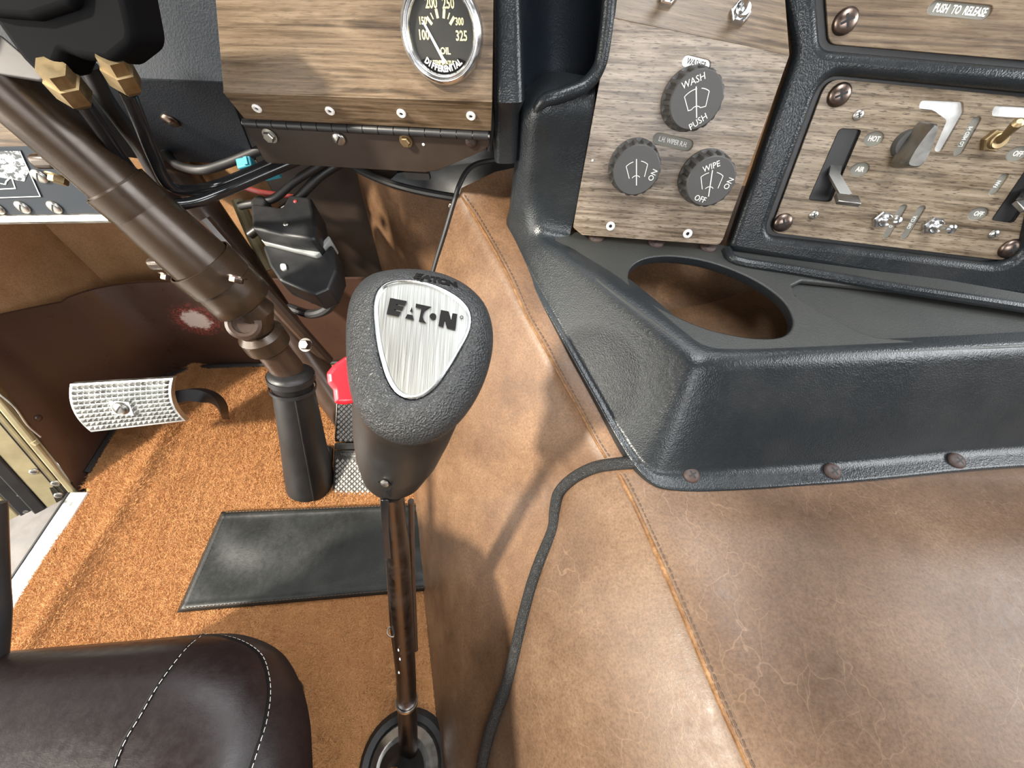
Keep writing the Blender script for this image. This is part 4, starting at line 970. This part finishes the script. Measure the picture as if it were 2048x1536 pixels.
# black control box below the dash
cb = M4.Translation(PD(588, 470, .60)) @ M4(((*RIGHT, 0), (*UP, 0), (*-FWD, 0), (0, 0, 0, 1))).transposed() @ M4.Rotation(-.10, 4, 'Z') @ M4.Rotation(-.35, 4, 'X')
t = thing('control_box', 'black control box with pale gasket line under the dash', 'control box', cb.translation)
def pbox(name, pts_top, z0, z1, mat, par, bev=.003):
    o2 = put(name, plate_mesh([rpoly(pts_top, .006, 4)], z1 - z0, bev, 3), mat, par, cb @ M4.Translation((0, 0, z1))); return o2
px = lambda u, v: ((u - 588) / F * .60, (470 - v) / F * .60)
pbox('cover', [px(*q) for q in ((508, 432), (572, 436), (576, 402), (620, 404), (648, 470), (656, 505), (596, 502), (532, 492))], -.03, .028, 'black', t, .005)
pbox('gasket', [px(*q) for q in ((526, 488), (534, 494), (645, 514), (662, 470), (655, 462), (640, 500))], -.034, .0, 'gasket', t, .001)
pbox('base', [px(*q) for q in ((528, 495), (650, 516), (664, 472), (690, 540), (686, 585), (664, 600), (588, 575), (560, 545))], -.045, -.002, 'black', t, .004)
pbox('connector_cap', ellipse(*px(516, 420), .012, .013, 0, 20), -.02, .022, 'hole', t, .004)
pbox('nameplate', [px(*q) for q in ((581, 540), (592, 539), (598, 553), (587, 555))], -.002, .0005, 'gasket', t, .0)
mk('chrome_cylinder', MB().tube([PD(612, 558, .635), PD(640, 596, .66)], [.017, .017], 20), 'chrome', t); 
b_ = MB(); b_.tube([PD(628, 520, .60), PD(650, 568, .615)], .0012, 6); mk('seam_rib', b_, 'gasket', t)
b_ = MB(); b_.tube(catmull([PD(668, 560, .63), PD(672, 590, .64), PD(655, 618, .66), (PD(620, 628, .68)), PD(580, 615, .70)], 5), .008, 10); mk('tail_cable', b_, 'black', t)
screw('phillips', .004, 'steel', t, cb @ M4.Translation((*px(592, 475), .028))); screw('dome', .003, 'redwire', t, cb @ M4.Translation((*px(594, 419), .028)))

# ================================================================== PEDALS
# clutch pedal: curved studded pad
c00, c10, c01, c11 = PD(140, 768, .66), PD(346, 756, .66), PD(182, 864, .70), PD(372, 842, .70)
cl_ = thing('clutch_pedal', 'bright studded metal foot pedal pad on a curved dark arm', 'pedal', PZ(440, 825, 0))
pn = (c10 - c00).cross(c01 - c00).normalized()
if pn.dot(CO - c00) < 0: pn = -pn
NU, NV = 17, 10
def pp(s_, t_): 
    bow = 4 * t_ * (1 - t_) * .006
    return lerp(lerp(c00, c10, s_), lerp(c01, c11, s_), t_) + pn * bow - (c10 - c00).normalized() * (4 * t_ * (1 - t_) * .008)
b_ = MB(); rs = []
for t_ in np.linspace(0, 1, 12):
    top_ = [pp(s_, t_) for s_ in np.linspace(0, 1, 10)]; rs.append(top_ + [p - pn * .009 for p in reversed(top_)])
b_.rings(rs, cap0=True, cap1=True)
o = mk('pad', b_, 'alu', cl_, ang=40)
b_ = MB()
for i in range(NU):
    for j in range(NV):
        if abs(i - 8.0) < 1.6 and abs(j - 5.0) < 1.3: continue
        s0, s1 = .025 + .95 * (i + .06) / NU, .025 + .95 * (i + .94) / NU; t0, t1 = .03 + .94 * (j + .06) / NV, .03 + .94 * (j + .94) / NV
        q = [pp(s0, t0), pp(s1, t0), pp(s1, t1), pp(s0, t1)]; c_ = sum(q, V()) / 4 + pn * .0062
        k = [lerp(a, c_, .84) for a in q]
        b_.add(q + k, [(0, 1, 5, 4), (1, 2, 6, 5), (2, 3, 7, 6), (3, 0, 4, 7), (4, 5, 6, 7)])
o = mk('studs', b_, 'alu', cl_, ang=10); o['kind'] = 'stuff'
pc = pp(.5, .52); b_ = MB(); b_.box(frame(pc + pn * .001, pn, (c00 - c01)), .034, .027, .006); mk('boss', b_, 'alu', cl_)
screw('slot', .0125, 'greymetal', cl_, frame(pc + pn * .004, pn, c00 - c01))
b_ = MB(); arm = catmull([PD(330, 800, .70), PD(385, 790, .715), PD(420, 798, .73), PD(440, 815, .76), PD(447, 828, .82)], 6)
rs = []
for i, p in enumerate(arm):
    dr = (arm[min(i + 1, len(arm) - 1)] - arm[max(0, i - 1)]).normalized(); sdv = dr.cross(FWD).normalized(); rs.append([p + sdv * .011 - FWD * .008, p - sdv * .011 - FWD * .008, p - sdv * .013 + FWD * .012, p + sdv * .013 + FWD * .012])
b_.rings(rs, cap0=True, cap1=True); bevel(mk('arm', b_, 'rubber', cl_), .003, 3)
# accelerator pedal
a0, a1, a2, a3 = PD(672, 800, .74), PD(752, 800, .74), PD(664, 1006, .765), PD(752, 1006, .765)
acc = thing('accelerator_pedal', 'silver treadle pedal with crosshatched pads below the gear knob', 'pedal', PZ(700, 990, 0))
an_ = (a1 - a0).cross(a2 - a0).normalized()
if an_.dot(CO - a0) < 0: an_ = -an_
def ap(s_, t_): return lerp(lerp(a0, a1, s_), lerp(a2, a3, s_), t_)
def apad(name, t0, t1, mat):
    AP = Pl(ap(0, t1), ap(1, t1), n=an_); o2 = put(name, plate_mesh([rpoly([tuple((lambda q: (q.dot(AP.x), q.dot(AP.y)))(ap(s_, t_) - AP.o)) for s_, t_ in ((0, t0), (1, t0), (1, t1), (0, t1))], .004)], .010, .002, 2), mat, acc, AP.m); return o2
apad('upper_plate', -.05, .40, 'greymetal'); apad('hinge_band', .41, .475, 'steel'); lowp = apad('lower_plate', .48, 1.0, 'greymetal')
def hatch(name, t0, t1, ny, nx=7):
    b2 = MB()
    for i in range(nx):
        for j in range(ny * 2):
            s_ = .09 + .86 * (i + .5 * (j % 2)) / nx; tt = lerp(t0, t1, (j + .5) / (ny * 2)); c_ = ap(s_, tt) + an_ * .0006
            dx, dy = (a1 - a0) * (.86 / nx * .40), (a2 - a0) * ((t1 - t0) / (ny * 2) * .86)
            q = [c_ + dx, c_ + dy, c_ - dx, c_ - dy]; k = [lerp(p, c_, .4) + an_ * .0022 for p in q]
            b2.add(q + k, [(0, 1, 5, 4), (1, 2, 6, 5), (2, 3, 7, 6), (3, 0, 4, 7), (4, 5, 6, 7)])
    o2 = mk(name, b2, 'tread', acc, ang=10); o2['kind'] = 'stuff'
hatch('upper_tread', .0, .39, 8); hatch('lower_tread', .57, .97, 8)
m = M4.Translation(ap(.35, .525) + an_ * .0004) @ Pl(ap(0, 1), ap(1, 1), n=an_).m.to_3x3().to_4x4(); letter('WORLD', .009, 'steel', lowp, m, .0002, .9, depth=.0006)

# ================================================================== GEAR SHIFTER
KD = .212
shf = thing('gear_shifter', 'black gear lever with grained knob and red range selector', 'gear lever', PZ(815, 1500, 0))
wout = [(692, 700), (693, 640), (704, 590), (735, 553), (785, 539), (840, 539), (890, 549), (935, 572), (968, 606), (984, 650), (985, 700), (970, 760), (942, 815), (905, 858), (860, 885), (810, 890), (765, 876), (728, 846), (706, 805), (695, 755)]
pout = [(752, 650), (751, 610), (760, 580), (782, 565), (815, 562), (855, 568), (890, 582), (918, 600), (936, 622), (940, 645), (933, 672), (915, 705), (893, 742), (870, 773), (845, 792), (820, 797), (795, 786), (777, 760), (765, 725), (757, 690)]
def res(pts, n=60):
    c_ = catmull([V((u, v, 0)) for u, v in pts], 8, True); c_.append(c_[0]); L = [0]
    for a, b2 in zip(c_[:-1], c_[1:]): L.append(L[-1] + (b2 - a).length)
    out = []
    for k in range(n):
        t_ = L[-1] * k / n; i = max(j for j in range(len(L)) if L[j] <= t_ + 1e-9); i = min(i, len(c_) - 2); out.append(lerp(c_[i], c_[i + 1], (t_ - L[i]) / max(1e-9, L[i + 1] - L[i])))
    return [(p.x, p.y) for p in out]
def from_angle(pts, cx_, cy_, n=72):
    """outline sampled by angle about a centre"""
    d_ = res(pts, 400); an2 = [math.atan2(v - cy_, u - cx_) for u, v in d_]; rr = [math.hypot(u - cx_, v - cy_) for u, v in d_]
    o2 = np.argsort(an2); A_ = np.array(an2)[o2]; R_ = np.array(rr)[o2]; th = np.linspace(-PI, PI, n, endpoint=False)
    R2 = np.interp(th, np.concatenate([A_ - 2 * PI, A_, A_ + 2 * PI]), np.concatenate([R_, R_, R_]))
    return [(cx_ + r_ * math.cos(t_), cy_ + r_ * math.sin(t_)) for t_, r_ in zip(th, R2)]
WO, PO_ = from_angle(wout, 845, 690), from_angle(pout, 845, 670)
tilt = lambda v: (690 - v) / 690 * .055          # the face leans: its upper edge lies a little further away
def kring(f, d_, sh_=0.0, sv=0.0, sc_=1.0, tl_=1.0):
    out = []
    for (wu, wv), (pu, pv) in zip(WO, PO_):
        u, v = lerp(pu, wu, f), lerp(pv, wv, f); u, v = 845 + (u - 845) * sc_ + sh_, 690 + (v - 690) * sc_ + sv; out.append(PD(u, v, d_ + tilt(v) * tl_))
    return out
def cring(cu_, cv_, ru, rv, d_, n=72):
    out = []
    for t_ in np.linspace(-PI, PI, n, endpoint=False): out.append(PD(cu_ + ru * math.cos(t_), cv_ + rv * math.sin(t_), d_ - rv * math.sin(t_) * .00018))
    return out
b_ = MB()
body = [kring(.985, KD + .016, 0, 4, .97), [lerp(a, c_, .33) for a, c_ in zip(kring(.97, KD + .035, -4, 8, .92), cring(803, 868, 100, 66, .258))], cring(803, 868, 98, 66, .262), cring(794, 915, 82, 58, .274), cring(786, 950, 62, 48, .285), cring(783, 962, 50, 38, .290), cring(783, 962, 20, 15, .291)]
b_.rings(body, cap1=True); mk('lower_grip', b_, 'knobsm', shf, ang=60)
b_ = MB()
cap_ = [kring(.03, KD + .0010), kring(.05, KD - .0008), kring(.14, KD - .0022), kring(.34, KD - .0016), kring(.56, KD + .0008), kring(.74, KD + .0036), kring(.88, KD + .0078), kring(.965, KD + .0130), kring(1.0, KD + .019), kring(.997, KD + .027, -1, 3, .985), kring(.985, KD + .031, -2, 4, .955)]
b_.rings(cap_); mk('knob_cap', b_, 'knobtex', shf, ang=60)
# medallion
md_ = mk('medallion', MB().rings([kring(0, KD + .0006), kring(-.03, KD - .0004)], cap1=True), 'brushed', shf, ang=30)
b_ = MB(); b_.tube(kring(-.02, KD - .0008), .0011, 8, closed=True); mk('polished_rim', b_, 'chrome', md_)
MPn = (kring(-.03, KD - .0004)[18] - kring(-.03, KD - .0004)[0]).cross(kring(-.03, KD - .0004)[40] - kring(-.03, KD - .0004)[0]).normalized()
if MPn.dot(CO - PD(845, 680, KD)) < 0: MPn = -MPn
mo = sum(kring(-.03, KD - .0004), V()) / 72
lpx = lambda cx_, cy_: (740 + cx_ / 7.877, 540 + cy_ / 7.877)
logo = {'letter_e': [[(318, 440), (580, 492), (540, 562), (415, 538), (411, 554), (531, 578), (497, 642), (388, 620), (384, 638), (487, 661), (437, 735), (262, 700)]],
        'letter_a': [[(660, 585), (672, 660), (630, 655)], [(590, 697), (672, 712), (690, 790), (555, 762)]],
        'letter_t': [[(725, 530), (970, 583), (915, 602), (868, 635), (840, 690), (832, 740), (848, 795), (890, 840), (770, 815), (808, 612), (718, 590)]],
        'letter_o': [[(992 + 52 * math.cos(a), 732 + 50 * math.sin(a)) for a in np.linspace(0, 2 * PI, 18, endpoint=False)]],
        'letter_n': [[(1118, 630), (1240, 655), (1280, 790), (1300, 682), (1375, 695), (1345, 950), (1210, 915), (1180, 785), (1155, 900), (1078, 880)]]}
LP = Pl(mo, mo + (RIGHT - MPn * RIGHT.dot(MPn)), n=MPn)
for nm, loops in logo.items():
    b_ = MB()
    for lp in loops:
        me = plate_mesh([[LP.l(*lpx(*q), .0006) for q in lp]], .0004); k = len(b_.v); b_.add([v.co for v in me.vertices], [tuple(p.vertices) for p in me.polygons])
    put(nm, b_.mesh(nm), 'ink', md_, M4.Translation(LP.z * .0008) @ LP.m, None)
b_ = MB(); cx_, cy_ = LP.l(*lpx(1445, 750)); b_.lathe([(.0010, 0), (.0010, .0002), (.0007, .0002), (.0007, 0)], 14, cap0=False, cap1=False); put('registered_mark', b_.mesh('registered_mark'), 'ink', md_, LP.m @ M4.Translation((cx_, cy_, .0005)), None)
# raised lettering on the top of the cap
CT_ = MB(); CT_.rings(cap_); CTT = bvh(CT_)
for k, ch in enumerate('EATON'):
    u, v = 836 + k * 17, 553 + k * 3.2 + .5 * k * k * .3; p, n = hit(CTT, u, v, .0001)
    if p: 
        m = frame(p, n, UP); letter(ch, .0085, 'ink', shf, m @ M4.Rotation(-.2, 4, 'Z'), .0004, 1.0, name='raised_letter', depth=.0003)
# red selector
b_ = MB(); rc = [(690, 712), (664, 730), (651, 746), (653, 766), (664, 780), (667, 808), (690, 810), (712, 806), (716, 716)]
RP = Pl(PD(640, 800, KD + .030), PD(720, 800, KD + .036), n=-FWD * 1 - RIGHT * .15)
put('range_selector', plate_mesh([rpoly([RP.l(u, v) for u, v in rc], .0028, 4)], .013, .0035, 3), 'red', shf, RP.m)
# slot in the lower grip where the lever enters
GBT = BVHTree.FromPolygons([V(p) for r_ in body for p in r_], [(a * 72 + j, a * 72 + (j + 1) % 72, (a + 1) * 72 + (j + 1) % 72, (a + 1) * 72 + j) for a in range(len(body) - 1) for j in range(72)])
ps = [hit(GBT, u, v, .0004)[0] or PD(u, v, .285) for u, v in ((757, 962), (786, 962), (781, 993), (746, 988))]
b_ = MB(); b_.add(ps + [p + FWD * .01 for p in ps], [(0, 1, 2, 3), (0, 3, 7, 4), (1, 0, 4, 5), (2, 1, 5, 6), (3, 2, 6, 7), (4, 7, 6, 5)]); mk('grip_slot', b_, 'blackg', shf)
b_ = MB(); p, n = hit(GBT, 771, 964, .0008)
if p: mk('slot_screw', b_.lathe([(.003, 0), (.003, .001), (.0015, .0016)], 14, frame(p, n)), 'steel', shf)
# lever: flat bar, air line, clip ring, down to the floor
L0, L1, L2, L3 = PD(784, 985, .285), PD(795, 1105, .34), PD(812, 1350, .46), PZ(818, 1520, .02)
mk('lever_rod', MB().tube([L0, lerp(L0, L1, .5), L1, lerp(L1, L2, .5), L2, L3], [.0088, .0090, .0105, .0112, .0115, .0125], 20), 'rod', shf)
b_ = MB(); fb = [PD(768, 1000, .275), PD(771, 1060, .300), PD(776, 1118, .325)]; rs = [[p + RIGHT * .0032, p - RIGHT * .0032, p - RIGHT * .0032 + FWD * .004, p + RIGHT * .0032 + FWD * .004] for p in fb]; b_.rings(rs, cap0=True, cap1=True); bevel(mk('selector_housing', b_, 'blackg', shf), .0008, 2)
b_ = MB(); b_.tube([PD(822, 1002, .30), PD(823, 1060, .335), PD(826, 1150, .39), PD(832, 1300, .46)], .0024, 10); mk('air_line', b_, 'brown', shf)
b_ = MB(); b_.tube([PD(779, 1115, .335), PD(786, 1250, .40), PD(800, 1370, .46)], .0034, 10); mk('air_line', b_, 'blackg', shf)
cm = frame(lerp(L2, L3, .28), L3 - L2); mk('clip_ring', MB().lathe([(.0122, -.002), (.0136, -.002), (.0136, .002), (.0122, .002)], 28, cap0=False, cap1=False), 'chrome', shf, cm)
b_ = MB(); b_.lathe([(.0055, -.001), (.0062, -.001), (.0062, .001), (.0055, .001)], 16, frame(PD(786, 1262, .402), L2 - L1), cap0=False, cap1=False); mk('clip_ring', b_, 'steel', shf)
for (u, v, d_) in ((797, 1300, .405), (800, 1318, .412), (798, 1345, .425)):
    b_ = MB(); b_.lathe([(.0016, 0), (.0009, .0008)], 5, frame(PD(u, v, d_), -FWD - RIGHT)); mk('paint_chip', b_, 'rivet', shf)
# floor boot ring
bc = PZ(815, 1530, .0); b_ = MB(); b_.lathe([(.062, 0), (.064, .012), (.058, .020), (.050, .018), (.046, .012)], 36, M4.Translation(bc), cap0=False, cap1=False); mk('boot_ring', b_, 'rubber', shf)
b_ = MB(); b_.lathe([(.048, .010), (.046, .022), (.036, .030), (.030, .028)], 36, M4.Translation(bc), cap0=False, cap1=False); mk('metal_collar', b_, 'steel', shf)
b_ = MB(); b_.lathe([(.032, .014), (.030, .036), (.018, .050), (.013, .085)], 28, M4.Translation(bc), cap0=False, cap1=False); mk('rubber_gaiter', b_, 'rubber', shf)

# ================================================================== SEAT
ZS = .40
seat = thing('driver_seat', 'dark brown leather driver seat cushion with pale stitched seams', 'seat', (-.40, -.25, 0))
so = [PZ(u, v, ZS - .03).xy for u, v in ((-120, 1318), (0, 1300), (200, 1283), (400, 1266), (480, 1272), (545, 1305), (582, 1365), (600, 1430), (606, 1500), (604, 1600))]
so += [V((-.144, -.12)), V((-.146, -.18)), V((-.150, -.26)), V((-.158, -.38)), V((-.20, -.52)), V((-.40, -.55)), V((-.60, -.52)), V((-.66, -.40)), V((-.67, -.15)), V((-.64, -.04))]
sol = [(p.x, p.y) for p in catmull([V((*p, 0)) for p in so], 6, True)]
ce = V((-.40, -.25)); b_ = MB(); rs = []
for (k, z) in ((.62, .20), (.80, .26), (.94, .315), (1.0, ZS - .045), (.985, ZS - .022), (.95, ZS - .004), (.88, ZS + .008), (.75, ZS + .013), (.55, ZS + .012), (.3, ZS + .010), (.02, ZS + .009)):
    rs.append([V((ce.x + (x - ce.x) * k, ce.y + (y - ce.y) * k, z)) for x, y in sol])
b_.rings(rs, cap0=True, cap1=True); STT = bvh(b_); mk('cushion', b_, 'seat', seat, ang=75)
for pix in ([(398, 1274), (372, 1296), (340, 1335), (310, 1378), (280, 1430), (250, 1480), (228, 1536), (215, 1600)], [(405, 1270), (450, 1274), (490, 1288), (520, 1312), (534, 1350), (537, 1390), (530, 1440), (516, 1490), (500, 1540), (480, 1600)]):
    q = catmull(on(STT, pix, -.0003), 8); b2 = MB(); b2.tube(q, .0013, 6); mk('seam', b2, 'ink', seat)
    b2 = MB(); s2 = catmull(on(STT, [(u + 3, v) for u, v in pix], .0007), 10); stitches(b2, s2, V((0, 0, 1)), .0046, .0030, .00024); mk('stitching', b2, 'threadw', seat)['kind'] = 'stuff'
b_ = MB(); b_.box(M4.Translation((-.46, -.26, .125)), .30, .46, .25); bevel(mk('pedestal', b_, 'black', seat), .02, 3)
b_ = MB(); q = [PD(-3, 1010, .30), PD(0, 1100, .30), PD(3, 1180, .30), PD(6, 1230, .30), PD(2, 1300, .30), PD(-8, 1400, .30)]; b_.tube(catmull([p - RIGHT * .0115 for p in q], 6), .012, 12)
tag(mk('seat_belt_stalk', b_, 'black'), 'black padded strap cut off by the left picture edge', 'strap')
